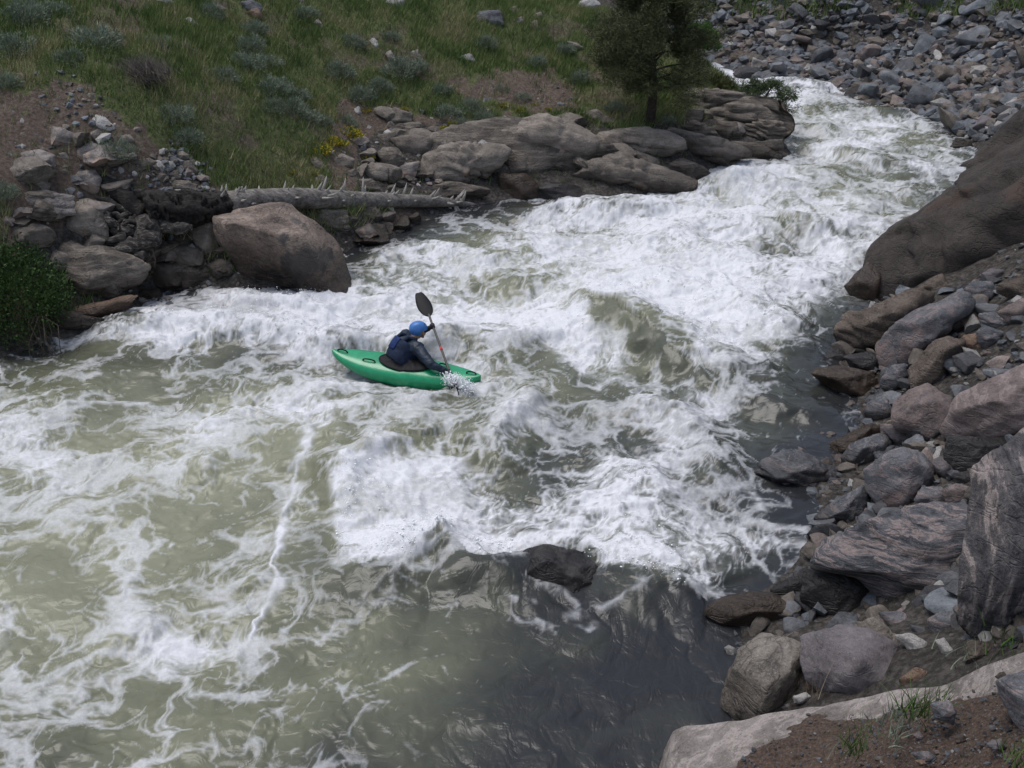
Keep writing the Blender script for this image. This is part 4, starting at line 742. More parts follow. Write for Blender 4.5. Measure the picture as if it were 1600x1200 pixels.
# ------------------------------------------------------------------ rubble between the boulders of the right bank, scree on the left
def surf(px, py):
    p, t_ = hit(px, py); return p
def rough_copy(protos, p, s, mat_i, name, label, cat, group, rnd):
    o = bpy.data.objects.new(name, protos[mat_i][rnd.randint(len(protos[mat_i]))]); C.objects.link(o); o.location = p
    o.rotation_euler = (rnd.normal(0, .3), rnd.normal(0, .3), rnd.uniform(0, 6.28)); o.scale = (s, s*rnd.uniform(.75, 1), s*rnd.uniform(.7, 1)); return tag(o, label, cat, group)
PROT = []
for mi in range(6):
    l = []
    for k in range(5):
        V0, F0 = ico(4); v = V0*np.array([1.15, rnd.uniform(.5, .9), rnd.uniform(.3, .65)]); v = chisel(v, 13, rnd, .42, .8); v = v*(1+(.09*(fbm3(v*2.2+k*3+mi, 3)-.5)+.07*(fbm3(v*7+k, 3, .6)-.5)-.03*sstep(.5, .53, n3(v*2.6+k)))[:, None])
        me = mesh_np('loose_rock', v, F0, True); me.materials.append(TM[mi]); l.append(me)
    PROT.append(l)
COLN = ['grey', 'blue grey', 'brown', 'pinkish', 'pale', 'dark']
RB = [(1290, 470), (1480, 440), (1640, 420), (1640, 1010), (1560, 1010), (1480, 1000), (1250, 1100), (1150, 1130), (1130, 1000), (1250, 880), (1270, 800), (1200, 740), (1300, 660), (1280, 580)]
USED = set()
REFS = [(1340, 450, 'the wet knob at the boulder foot'), (1400, 500, 'the long brown rock'), (1460, 530, 'the long pink faced rock'), (1535, 455, 'the rounded slate stone'), (1600, 520, 'the slanting reddish rock'), (1515, 510, 'the small orange stone'), (1550, 560, 'the black round topped rock'), (1460, 570, 'the grey brown wedge rock'), (1360, 600, 'the washed over rock'), (1375, 640, 'the round grey stone at the water'), (1435, 640, 'the pink cracked block'), (1540, 640, 'the flat reddish slab'), (1260, 735, 'the black wet wedge'), (1360, 700, 'the dark triangular slate slab'), (1415, 745, 'the grey pyramid boulder'), (1500, 770, 'the flat brown stone by the pyramid'), (1320, 800, 'the plain grey sloping rock'), (1290, 920, 'the dark boulder under the striped one'), (1400, 860, 'the striped boulder'), (1480, 975, 'the round slate stone below the stripes'), (1200, 960, 'the flat wet brown rock'), (1200, 1050, 'the cream topped boulder'), (1340, 1030, 'the purplish block'), (1430, 1020, 'the white rock'), (1560, 980, 'the folded boulder foot')]
cnt = 0; small = []; tries = 0
while cnt < 270 or len(small) < 2600:
    x, y = rnd.uniform(1130, 1640), rnd.uniform(430, 1120)
    if not in_poly(np.array(x), np.array(y), RB): continue
    p = surf(x, y)
    if cnt < 270:
        if p[2] < .03 or (x < 1420 and y > 985): continue
        s = float(np.clip(np.exp(rnd.normal(-1.6, .38)), .1, .32)); mi = rnd.choice(6, p=[.32, .1, .24, .09, .03, .22]); part = min(REFS, key=lambda q: (q[0]-x)**2+(q[1]-y)**2)[2]; part = ('just left of ' if x < min(REFS, key=lambda q: (q[0]-x)**2+(q[1]-y)**2)[0] else 'just right of ')+part; siz = 'big' if s > .22 else 'small'
        lb = '%s %s stone %s' % (siz, COLN[mi], part); tries += 1
        if lb in USED and tries < 4000: continue
        USED.add(lb); rough_copy(PROT, p+[0, 0, s*.2], s, mi, 'loose_rock', lb, 'stone', 'loose stones between the right bank boulders', rnd); cnt += 1
    elif p[2] > -.02: small.append(p)
for k in range(26000):
    x, y = rnd.uniform(2.5, 15), rnd.uniform(2.5, 21)
    if len(small) > 9500: break
    q_x, q_y = project(np.array(x), np.array(y), np.array(1.0))
    if q_x < 1560 or y > 19.5: continue
    z = float(terr(x, y))
    if z > .1: small.append(np.array([x, y, z+float((fbm2(np.array(x*.7), np.array(y*.7), 3)-.5)*.35)]))
stones('rubble', np.array(small), np.clip(np.exp(rnd.normal(-2.85, .5, len(small))), .02, .14), rnd.choice(6, len(small), p=TW_P), TM, 9, 1)
SC = [(0, 120), (100, 110), (200, 170), (330, 250), (345, 300), (240, 330), (120, 330), (0, 430)]; sc = []
SC2 = [(240, 230), (300, 240), (335, 300), (230, 305)]
LD = [(520, 200), (640, 170), (860, 180), (960, 220), (880, 240), (700, 300), (560, 320), (340, 300), (500, 270)]
LU = [(120, 440), (330, 330), (540, 330), (700, 330), (560, 400), (520, 420), (340, 470), (170, 500)]
for poly, n in ((SC, 420), (SC2, 200), (LD, 420), (LU, 260), ([(700, 130), (900, 120), (920, 180), (740, 170)], 120)):
    xs = [q[0] for q in poly]; ys = [q[1] for q in poly]; k = 0
    while k < n:
        x, y = rnd.uniform(min(xs), max(xs)), rnd.uniform(min(ys), max(ys))
        if in_poly(np.array(x), np.array(y), poly): sc.append(surf(x, y)); k += 1
stones('scree', np.array(sc), np.clip(np.exp(rnd.normal(-2.75, .5, len(sc))), .025, .2), rnd.choice(6, len(sc), p=[.28, .1, .34, .12, .12, .04]), TM, 19, 1)

# broken, bedded blocks of the bedrock between the smooth lobes
BP_ = []
for mt in ('ledge', 'ledgedark', 'ledgepink', 'ledge'):
    l = []
    for k in range(4):
        V0, F0 = ico(4); v = V0*np.array([1.25, .8, .34]); v = chisel(v, 15, rnd, .45, .82); v = v*(1+.06*(fbm3(v*3+k*3, 4)-.5)[:, None]); zz = v[:, 2]*9+(fbm3(v*1.3+k, 2)-.5)*2; v[:, :2] *= (1-.13*np.abs(2*(zz-np.floor(zz))-1)**4)[:, None]; me = mesh_np('bedrock_block', v, F0); me.materials.append(M[mt]); l.append(me)
    BP_.append(l)
LREF = [(1000, 225, 'the pine foot'), (860, 235, 'the big smooth lobe'), (720, 265, 'the left smooth lobe'), (640, 240, 'the angular block above the log tip'), (600, 200, 'the cracked grey rock'), (560, 265, 'the log tip'), (1000, 270, 'the long waterline hump'), (1100, 240, 'the bedrock tongue'), (1130, 175, 'the stacked outcrop'), (120, 300, 'the pink streaked shelf'), (60, 245, 'the peach sided boulder'), (150, 430, 'the overhanging dark ledge'), (290, 420, 'the log root end'), (520, 350, 'the tan boulder'), (80, 440, 'the leafy bush')]
seen = {}
for poly, n in (([(545, 215), (620, 175), (700, 200), (880, 190), (1010, 215), (1080, 215), (1180, 235), (1060, 285), (900, 290), (760, 300), (640, 300), (560, 300)], 46), ([(1040, 150), (1150, 150), (1225, 185), (1215, 230), (1060, 215)], 14), ([(0, 240), (110, 215), (220, 260), (240, 330), (210, 450), (120, 480), (60, 400), (0, 340)], 26), ([(240, 350), (350, 340), (350, 440), (220, 470)], 8), ([(540, 330), (690, 325), (600, 370), (560, 385)], 12)):
    xs = [q[0] for q in poly]; ys = [q[1] for q in poly]; k = 0
    while k < n:
        x, y = rnd.uniform(min(xs), max(xs)), rnd.uniform(min(ys), max(ys))
        if not in_poly(np.array(x), np.array(y), poly): continue
        k += 1; p = surf(x, y); s = float(np.clip(np.exp(rnd.normal(-.95, .35)), .2, .7)); mi = rnd.choice(4, p=[.38, .34, .14, .14]); ref = min(LREF, key=lambda q: (q[0]-x)**2+(q[1]-y)**2)
        lb = '%s %s bedrock block %s of %s' % ('broad' if s > .4 else 'narrow', ['grey', 'dark', 'pinkish', 'grey'][mi], ('upper left' if y < ref[1] else 'lower left') if x < ref[0] else ('upper right' if y < ref[1] else 'lower right'), ref[2])
        if lb in USED: k -= 1; continue
        USED.add(lb); o = bpy.data.objects.new('bedrock_block', BP_[mi][rnd.randint(4)]); C.objects.link(o); o.location = (p[0], p[1], p[2]+.02); o.rotation_euler = (rnd.normal(.12, .14), rnd.normal(.18, .14), rnd.normal(.15, .5)); o.scale = (s, s, s*rnd.uniform(.8, 1.3)); tag(o, lb, 'rock', 'broken bedrock blocks of the left bank')
# ------------------------------------------------------------------ far talus slope
def land_z(X, Y, Zt): return Zt+sstep(-.1, .5, Zt)*((fbm2(X*.7, Y*.7, 3)-.5)*.35+(fbm2(X*3+5, Y*3, 4)-.5)*.16)
big = []; rest_ = []
def in_talus(X, Y, Zt):
    px, py = project(X, Y, Zt)
    return (Zt > -.12) & (((px > 1050) & (Y > 35.0)) | (X > 7.3+.0*Y)) & (py < 420) & (py > -25) & (px < 1680) & (Y > 17) & ~((X < 8) & (Y < 34))
RBL = [(-12, 50), (-3, 44.3), (3, 40.3), (7.2, 36.7), (8.6, 34.4), (10.8, 31.6), (12.1, 29.6), (12.6, 25.6), (11.0, 21.6), (8.6, 17.6)]
def behind(X, Y):
    d_, s_n, u_ = seg_dist(X, Y, RBL); return (s_n > 0) | (d_ < .15)
X_ = rnd.uniform(-1, 27, 60000); Y_ = rnd.uniform(18, 60, 60000); Zt = terr(X_, Y_); m = in_talus(X_, Y_, Zt) & behind(X_, Y_); X_, Y_, Zt = X_[m], Y_[m], Zt[m]
grade = np.clip(1.2-Zt*.16, .6, 1.2)
s_ = np.exp(rnd.normal(-1.45, .58, len(X_)))*grade
px, py = project(X_, Y_, Zt); vis = (px < 1610) & (py > -10)
order = np.argsort(-(s_/np.hypot(X_, Y_))*vis); pick = order[:1400]; pick = rnd.permutation(pick)
TREF = [(1335, 38, 'pale wedge slab'), (1405, 28, 'blue grey slab'), (1314, 84, 'upright grey slab'), (1360, 16, 'long light slab'), (1462, 12, 'cream block'), (1160, 90, 'brown block at the bend'), (1342, 138, 'dark split boulder'), (1273, 117, 'upright light block'), (1392, 158, 'flat waterline slab'), (1427, 158, 'red patched rock'), (1550, 105, 'long thin dark slab'), (1512, 147, 'flat blue grey slab'), (1540, 195, 'rounded brownish boulder'), (1475, 67, 'broad dark blue slab'), (1230, 53, 'split grey block'), (1110, 30, 'bush behind the pine'), (1590, 190, 'pale right edge slab')]
taken = []; npick = 0
pxp, pyp = project(X_, Y_, Zt)
for k in order[:6000]:
    if len(taken) >= 286: break
    if not vis[k] or not all((X_[k]-X_[j])**2+(Y_[k]-Y_[j])**2 > (.6*(s_[k]+s_[j]))**2 for j in taken): continue
    x, y = pxp[k], pyp[k]; q = min(TREF, key=lambda q: (q[0]-x)**2+(1.6*(q[1]-y))**2); dx, dy = x-q[0], y-q[1]; dist = math.hypot(dx, dy); mi = rnd.choice(6, p=TW_P); s = min(s_[k], .72)
    side_ = ('above' if dy < 0 else 'below')+(' and left of' if dx < 0 else ' and right of')
    lb = '%s %s talus rock %s %s the %s' % ('large' if s > .45 else 'medium' if s > .32 else 'small', COLN[mi], 'just' if dist < 28 else 'farther', side_, q[2])
    if lb in USED: continue
    USED.add(lb); taken.append(k)
    rough_copy(PROT, (X_[k], Y_[k], float(land_z(X_[k:k+1], Y_[k:k+1], Zt[k:k+1])[0])+s*.22), s, mi, 'talus_rock', lb, 'rock', 'angular rocks of the far talus slope', rnd)
rest_ = np.setdiff1d(np.arange(len(X_)), taken)[:11000]; s2 = np.clip(s_[rest_]*.66, .08, .42)
stones('talus', np.c_[X_[rest_], Y_[rest_], land_z(X_[rest_], Y_[rest_], Zt[rest_])+s2*.15], s2, rnd.choice(6, len(rest_), p=TW_P), TM, 29, 1)
# the most noticeable single rocks of the talus
for k, (pts, mt, lb) in enumerate([([(720, 130), (740, 105), (800, 110), (780, 140)], 'pale', 'pale wedge shaped slab high on the talus'), ([(940, 110), (960, 75), (1015, 65), (1020, 95), (970, 115)], 'slate', 'large blue grey slab near the top of the talus'), ([(660, 290), (700, 240), (720, 250), (700, 300)], 'slate', 'upright grey slab in the middle of the talus'), ([(780, 55), (830, 45), (890, 55), (850, 68)], 'pale', 'long light slab at the top of the talus'), ([(1150, 50), (1160, 25), (1185, 35), (1180, 60)], 'pink', 'pink cream block at the top of the talus'), ([(125, 310), (140, 265), (200, 260), (260, 270), (265, 310), (200, 320)], 'brown', 'big brown block at the water where the river bends'), ([(700, 470), (760, 410), (850, 420), (860, 480), (800, 500)], 'ledgedark', 'dark split boulder at the talus foot'), ([(520, 360), (550, 340), (585, 350), (585, 410), (540, 405)], 'ledge', 'upright light grey block at the talus waterline'), ([(865, 510), (920, 480), (1000, 495), (1000, 530), (930, 530)], 'ledge', 'flat grey slab lying at the talus waterline'), ([(1010, 540), (1020, 480), (1060, 460), (1090, 490), (1070, 550)], 'ledge', 'grey rock carrying a red patch on its top'), ([(1370, 370), (1430, 330), (1530, 305), (1500, 340), (1420, 370)], 'ledgedark', 'long thin dark slab near the huge boulder top'), ([(1250, 480), (1290, 455), (1390, 455), (1400, 470), (1330, 485)], 'slate', 'flat blue grey slab above the river corner'), ([(1340, 640), (1390, 580), (1450, 600), (1480, 640), (1420, 680)], 'mauve', 'rounded brownish boulder above the corner of the talus'), ([(1250, 850), (1300, 810), (1400, 770), (1440, 750), (1400, 820), (1350, 865)], 'brown', 'reddish pointed rock sticking out by the huge dark boulder'), ([(1230, 740), (1260, 690), (1340, 700), (1350, 750)], 'ledgedark', 'dark rock at the corner of the talus and the river'), ([(350, 180), (370, 150), (440, 150), (450, 190), (390, 210)], 'ledge', 'split grey block low on the talus near the bend'), ([(1130, 215), (1200, 185), (1270, 190), (1250, 210), (1160, 230)], 'slate', 'broad dark blue slab in the upper right of the talus'), ([(1520, 620), (1600, 590), (1600, 640), (1540, 650)], 'ledge', 'pale grey slab at the right edge above the huge boulder')]):
    me, c = traced_rock(tr('D', pts), 900+k, facets=9, rough=.04); tag(link('talus_rock', me, M[mt], loc=c), lb, 'rock', 'angular rocks of the far talus slope')
p, t_ = hit(1427, 160); me, c = traced_rock(tr('D', [(1025, 470), (1045, 445), (1065, 450), (1060, 465), (1035, 478)]), 950, D=t_-.3, facets=4, sub=3)
tag(link('cloth_scrap', me, flat_mat('red_cloth', (.42, .05, .04), .9), loc=c), 'small bright red scrap lying on a talus rock', 'cloth')

# ------------------------------------------------------------------ foliage
def leaf_mesh(name, centers, dirs, length, width, tint, tri=True):
    n = len(centers); d = dirs/(np.linalg.norm(dirs, axis=1)[:, None]+1e-9); r = rnd.normal(size=(n, 3)); sd_ = np.cross(d, r); sd_ /= np.linalg.norm(sd_, axis=1)[:, None]+1e-9
    L_ = (length*np.ones(n))[:, None]; W_ = (width*np.ones(n))[:, None]
    if tri: V = np.stack([centers-sd_*W_*.5, centers+sd_*W_*.5, centers+d*L_], 1); Fq = np.arange(3*n).reshape(n, 3); k = 3
    else: V = np.stack([centers, centers+d*L_*.5+sd_*W_*.5, centers+d*L_, centers+d*L_*.5-sd_*W_*.5], 1); Fq = np.arange(4*n).reshape(n, 4); k = 4
    me = mesh_np(name, V.reshape(-1, 3), Fq, False); fattr(me, 'tint', np.repeat(tint, k)); return me
LM = {'pine': leaf_mat('pine_needles', (.022, .028, .012), (.10, .11, .048)), 'juniper': leaf_mat('juniper_leaves', (.03, .045, .018), (.09, .125, .05)), 'bush': leaf_mat('bush_leaves', (.018, .035, .012), (.065, .115, .03)), 'sage': leaf_mat('sage_leaves', (.085, .105, .075), (.25, .29, .21)), 'grass': leaf_mat('grass_blades', (.028, .04, .014), (.115, .125, .045)), 'fresh': leaf_mat('fresh_grass', (.03, .06, .015), (.1, .18, .04)), 'flower': leaf_mat('yellow_petals', (.25, .2, .01), (.5, .4, .03)), 'dry': leaf_mat('dry_stalks', (.16, .115, .07), (.34, .27, .18)), 'brush': leaf_mat('dead_brush', (.07, .058, .05), (.17, .145, .12))}
bark = flat_mat('bark', (.045, .035, .028), .9, .5, 14, .1, .03)
twig = flat_mat('twig', (.1, .08, .06), .9, .3, 30, .1)
def clump(name, n_cl, per, rad, leaf_len, leaf_w, mat, squash=.7, updir=.6, tri=False, seed=0, hollow=.5):
    r_ = np.random.RandomState(seed); d = r_.normal(size=(n_cl, 3)); d[:, 2] = np.abs(d[:, 2])*squash; d /= np.linalg.norm(d, axis=1)[:, None]
    c = d*np.array([1, 1, squash])*(rad*(hollow+(1-hollow)*r_.rand(n_cl)**.5)*(.75+.45*n3(d*1.7+seed+7)))[:, None]
    cc = np.repeat(c, per, 0)+r_.normal(0, rad*.10, (n_cl*per, 3)); dd = np.repeat(d, per, 0)+r_.normal(0, .6, (n_cl*per, 3))+[0, 0, updir]
    return leaf_mesh(name, cc, dd, leaf_len*r_.uniform(.6, 1.3, len(cc)), leaf_w, np.repeat(r_.rand(n_cl), per)*.6+r_.rand(len(cc))*.4, tri)
def stems(name, rad, n, seed, th=.008):
    r_ = np.random.RandomState(seed); V = []; Fq = []
    for k in range(n):
        d = r_.normal(size=3); d[2] = abs(d[2])*.6+.2; d /= np.linalg.norm(d); pts = [np.zeros(3)-[0, 0, .05], d*rad*.4+r_.normal(0, rad*.05, 3), d*rad*.8*[1, 1, .8]]
        v, f = tube(pts, [th, th*.7, th*.3], 5); o = len(V) and sum(len(a) for a in V); V.append(v); Fq += [tuple(i+o for i in q) for q in f]
    return mesh_py(name, np.concatenate(V), Fq)
def copy_tree(o, parent=None):
    c = o.copy(); C.objects.link(c); c.parent = parent
    for ch in o.children: copy_tree(ch, c)
    return c
def set_mat(me, m): me.materials.append(m); return me
# sagebrush: four shapes, each copy a thing of its own
SAGE = []
for k in range(4):
    lf = set_mat(clump('foliage', 90, 26, .5, .085, .016, None, .8, .7, True, 40+k, .35), LM['sage']); st_ = set_mat(stems('stem', .5, 10, 60+k), twig); SAGE.append((lf, st_))
SAGE_AT = [(150, 70, 1.25, 'big round sagebrush in the dark grass near the upper left corner'), (108, 92, .7, 'small sagebrush left of the big round one'), (245, 75, .8, 'sagebrush right of the big round one, in green grass'), (285, 78, .6, 'wispy sagebrush near the dead brush pile'), (182, 235, .85, 'tall sagebrush leaning over the dirt beside the pale pointed rock'), (295, 215, .65, 'sagebrush at the right rim of the dirt slope'), (272, 180, .7, 'upper sagebrush at the right rim of the dirt slope'), (350, 118, .7, 'leftmost sagebrush of the middle slope patch'), (392, 72, .8, 'sagebrush near the top of the middle slope patch'), (400, 45, .7, 'highest sagebrush of the middle slope patch'), (385, 100, .8, 'sagebrush in the centre of the middle slope patch'), (418, 95, .65, 'sagebrush right of centre in the middle slope patch'), (430, 140, .8, 'lower sagebrush of the middle slope patch'), (462, 150, .75, 'sagebrush at the lower right of the middle slope patch'), (455, 172, .8, 'largest sagebrush halfway down the slope'), (425, 165, .6, 'small sagebrush halfway down the slope'), (480, 185, .7, 'sagebrush just above the yellow flower mat'), (503, 190, .55, 'sagebrush touching the yellow flower mat'), (540, 190, .55, 'sagebrush between flower mat and grey cracked rock'), (528, 110, .8, 'wide sagebrush under the pale tilted stone'), (548, 65, .75, 'green grey shrub near the top centre left'), (565, 150, .75, 'sagebrush above the cracked grey rock'), (595, 135, .65, 'sagebrush on the middle of the slope above the ledge'), (625, 108, .9, 'broad sagebrush in the middle of the slope'), (650, 105, .7, 'sagebrush right of the broad middle one'), (690, 140, .6, 'sagebrush above the bare patch'), (700, 175, .75, 'sagebrush at the top of the ledge'), (735, 165, .65, 'dark green shrub above the big smooth lobe'), (720, 190, .5, 'low sagebrush in a crack at the top of the ledge'), (780, 140, .55, 'sagebrush left of the bare patch stones'), (815, 150, .5, 'shrub on the bare patch above the ledge'), (760, 65, .6, 'shrub under the dark fractured outcrop'), (840, 95, .6, 'grey shrub in the right part of the slope'), (885, 75, .6, 'shrub left of the pine crown, high up'), (905, 120, .6, 'shrub left of the pine crown, lower down'), (960, 165, .55, 'shrub in the grass left of the pine trunk'), (1042, 188, .5, 'grey shrub right of the pine trunk'), (1065, 170, .4, 'little shrub on the stacked outcrop'), (40, 30, 1.0, 'shadowy shrub in the upper left corner'), (20, 75, .9, 'shadowy shrub at the left edge near the top'), (85, 20, .8, 'dark shrub cut by the top edge at the left'), (10, 130, .6, 'small shrub at the left edge above the dirt slope'), (5, 300, .5, 'grey leaved shrub at the left edge over the bedrock'), (330, 20, .7, 'shrub near the grey rocks at the top edge'), (480, 20, .7, 'shrub right of the grey rocks at the top edge'), (610, 55, .6, 'green shrub near the pale rock at the top'), (228, 105, .6, 'green shrub left of the dead brush pile')]
for k, (x, y, s, lb) in enumerate(SAGE_AT):
    p = surf(x, y+6); e_ = empty('sagebrush', p, lb, 'shrub', 'sagebrush on the left slope'); e_.rotation_euler.z = rnd.uniform(0, 6.28); e_.scale = (s, s, s*rnd.uniform(.8, 1.1)); lf, st_ = SAGE[k % 4]
    link('foliage', lf, None, e_); link('stem', st_, None, e_)
# yellow flower mats
FL = [set_mat(clump('flowers', 60, 12, .3, .035, .03, None, .45, .8, False, 80+k, .6), LM['flower']) for k in range(3)]
FG_ = [set_mat(clump('leaves', 40, 12, .28, .05, .02, None, .4, .6, False, 90+k, .3), LM['fresh']) for k in range(3)]
for k, (x, y, s, lb) in enumerate([(495, 235, 1.0, 'largest yellow flower cushion, at the left of the flower mat'), (515, 222, .9, 'yellow flower cushion in the middle of the mat'), (545, 210, 1.0, 'yellow flower cushion at the right end of the mat'), (532, 225, .6, 'small yellow cushion between the two right ones'), (483, 272, .6, 'yellow flower cushion hanging lowest near the log'), (453, 270, .45, 'tiny yellow flower cushion left of the lowest one'), (575, 245, .5, 'yellow green cushion beside the small grey rock'), (572, 172, .5, 'yellow flowers at the top left of the ledge'), (632, 170, .35, 'small yellow dot of flowers above the angular block'), (695, 200, .4, 'orange yellow flowers on the left smooth lobe'), (707, 192, .4, 'orange yellow flowers beside the ones on the left lobe'), (782, 165, .6, 'yellow flowers above the big smooth lobe'), (810, 172, .5, 'yellow flowers right of those above the big lobe'), (832, 163, .4, 'small yellow flowers at the start of the bare patch'), (510, 190, .4, 'small yellow flowers above the mat'), (1040, 170, .4, 'faint yellow flowers right of the pine trunk'), (855, 170, .35, 'last yellow flowers before the grass by the pine'), (490, 250, .5, 'yellow flowers at the lower edge of the mat')]):
    p = surf(x, y+3); e_ = empty('flower_cushion', p+[0, 0, .03], lb, 'flowers', 'yellow flower cushions'); e_.scale = (s, s, s); e_.rotation_euler.z = k
    link('flowers', FL[k % 3], None, e_); link('leaves', FG_[k % 3], None, e_)
# dead brush pile
p = surf(228, 130); e_ = empty('brush_pile', p, 'heap of grey dead brush on the upper left slope', 'brush'); e_.scale = (.7, .7, .7)
n = 2500; c = rnd.normal(0, 1, (n, 3))*[.32, .25, .12]+[0, 0, .2]; link('twigs', leaf_mesh('twigs', c, rnd.normal(0, 1, (n, 3))*[.5, .5, .5]+[-.5, .3, .9], .45, .012, rnd.rand(n)), LM['brush'], e_)
# grass
X_ = rnd.uniform(-24, 9, 330000); Y_ = rnd.uniform(13, 36, 330000); Zt = terr(X_, Y_); g = grassy(X_, Y_, Zt)*np.clip(.35+1.3*fbm2(X_*.9, Y_*.9, 3), 0, 1); px, py = project(X_, Y_, Zt)
m = (rnd.rand(len(X_)) < g*.62+.015) & left_land(X_, Y_, Zt) & (px > -80) & (py > -60); X_, Y_ = X_[m], Y_[m]; Zt = Zt[m]
Zg = land_z(X_, Y_, Zt); n = len(X_); per = 4; c = np.repeat(np.c_[X_, Y_, Zg-.02], per, 0)+np.c_[rnd.normal(0, .05, (n*per, 2)), np.zeros(n*per)]
hgt = (.09+.22*fbm2(c[:, 0]*.6+3, c[:, 1]*.6, 3))*rnd.uniform(.5, 1.3, len(c)); dr = np.c_[rnd.normal(0, .35, (len(c), 2)), np.ones(len(c))]+[.25, -.1, 0]
tint = np.clip(fbm2(c[:, 0]*1.2, c[:, 1]*1.2+5, 4)*1.1-.1+rnd.normal(0, .18, len(c)), 0, 1)
gme = leaf_mesh('grass', c, dr, hgt, .016, tint); gmat, t, b = newmat('hill_grass'); N = NB(t)
N.l(N.ramp(N.attr('tint'), [(.1, (.065, .105, .03)), (.42, (.14, .2, .06)), (.6, (.21, .235, .095)), (.76, (.3, .26, .14)), (.94, (.44, .36, .23))]), b.inputs['Base Color']); b.inputs['Roughness'].default_value = .8; b.inputs['Specular IOR Level'].default_value = .15
tag(link('grass', gme, gmat), 'rough grass covering the left slope', 'grass', kind='stuff')
# sparse grass at the very top of the talus
X_ = rnd.uniform(2, 26, 60000); Y_ = rnd.uniform(30, 50, 60000); Zt = terr(X_, Y_); px, py = project(X_, Y_, Zt)
top = 22+30*(fbm2(X_*.5, Y_*.5, 3)-.35); m = (py < top) & (px > 1100) & (Zt > .8) & (rnd.rand(len(X_)) < .8) & ~((px > 1330) & (px < 1400)); X_, Y_, Zt = X_[m], Y_[m], Zt[m]; c = np.repeat(np.c_[X_, Y_, land_z(X_, Y_, Zt)], 3, 0)+rnd.normal(0, .08, (3*len(X_), 3))*[1, 1, 0]
if len(c): tag(link('grass', leaf_mesh('talus_grass', c, np.c_[rnd.normal(0, .4, (len(c), 2)), np.ones(len(c))], .42, .03, np.clip(rnd.normal(.35, .15, len(c)), 0, 1)), gmat), 'thin green grass at the top of the far talus', 'grass', kind='stuff')
# foreground tufts
def tuft(x, y, z, n, h, w, mat, lb, spread=.04, cat='grass tuft', name='grass_tuft'):
    p = P(x, y, z); c = rnd.normal(0, spread, (n, 3))*[1, 1, 0]; V = []; Fq = []; tint = []
    for k in range(n):
        d = np.array([rnd.normal(0, .28), rnd.normal(0, .28), 1.]); L_ = h*rnd.uniform(.5, 1.1); sd_ = np.cross(d, rnd.normal(size=3)); sd_ /= np.linalg.norm(sd_); o = len(V); bend = np.array([rnd.normal(0, .3), rnd.normal(0, .3), -.1])*L_
        for j in range(5):
            a = j/4; q = c[k]+d*L_*a+bend*a*a; V += [q-sd_*w*(1-a)*.5, q+sd_*w*(1-a)*.5+1e-5]; 
        Fq += [(o+2*j, o+2*j+1, o+2*j+3, o+2*j+2) for j in range(4)]; tint += [rnd.rand()]*10
    me = mesh_np(name, np.array(V), np.array(Fq), True); fattr(me, 'tint', tint); return tag(link(name, me, LM[mat], loc=p), lb, cat, 'foreground grass and weeds')
tuft(1332, 1175, 2.15, 46, .30, .007, 'fresh', 'tall green grass tuft growing in the foreground dirt left of the weed')
tuft(1345, 1140, 2.15, 14, .2, .005, 'fresh', 'thin grass blades behind the tall tuft', .06)
tuft(1428, 1115, 2.35, 60, .27, .009, 'fresh', 'leafy green weed at the edge of the long slab', .05, 'weed', 'weed')
tuft(1400, 1130, 2.3, 60, .13, .01, 'sage', 'low grey green weed beside the leafy one', .07, 'weed', 'weed')
tuft(1395, 1160, 2.3, 30, .12, .01, 'sage', 'second low grey green weed nearer the bottom edge', .05, 'weed', 'weed')
tuft(1475, 1090, 2.5, 16, .09, .008, 'fresh', 'tiny green sprout right of the leafy weed', .03, 'weed', 'weed')
tuft(1590, 1195, 3.0, 40, .2, .008, 'fresh', 'grass tuft cut by the bottom right corner', .05)
tuft(1510, 1030, 1.6, 30, .14, .01, 'sage', 'dull weed in the rubble behind the slab', .08, 'weed', 'weed')
tuft(1560, 1010, 1.8, 40, .16, .01, 'fresh', 'green weed in the rubble below the folded boulder', .1, 'weed', 'weed')
tuft(1300, 1180, 2.05, 12, .12, .006, 'sage', 'sparse pale sprig at the bottom edge left of the tall tuft', .05, 'weed', 'weed')
tuft(1270, 1085, 1.7, 8, .25, .005, 'dry', 'dry straw stalks in front of the purplish block', .03)

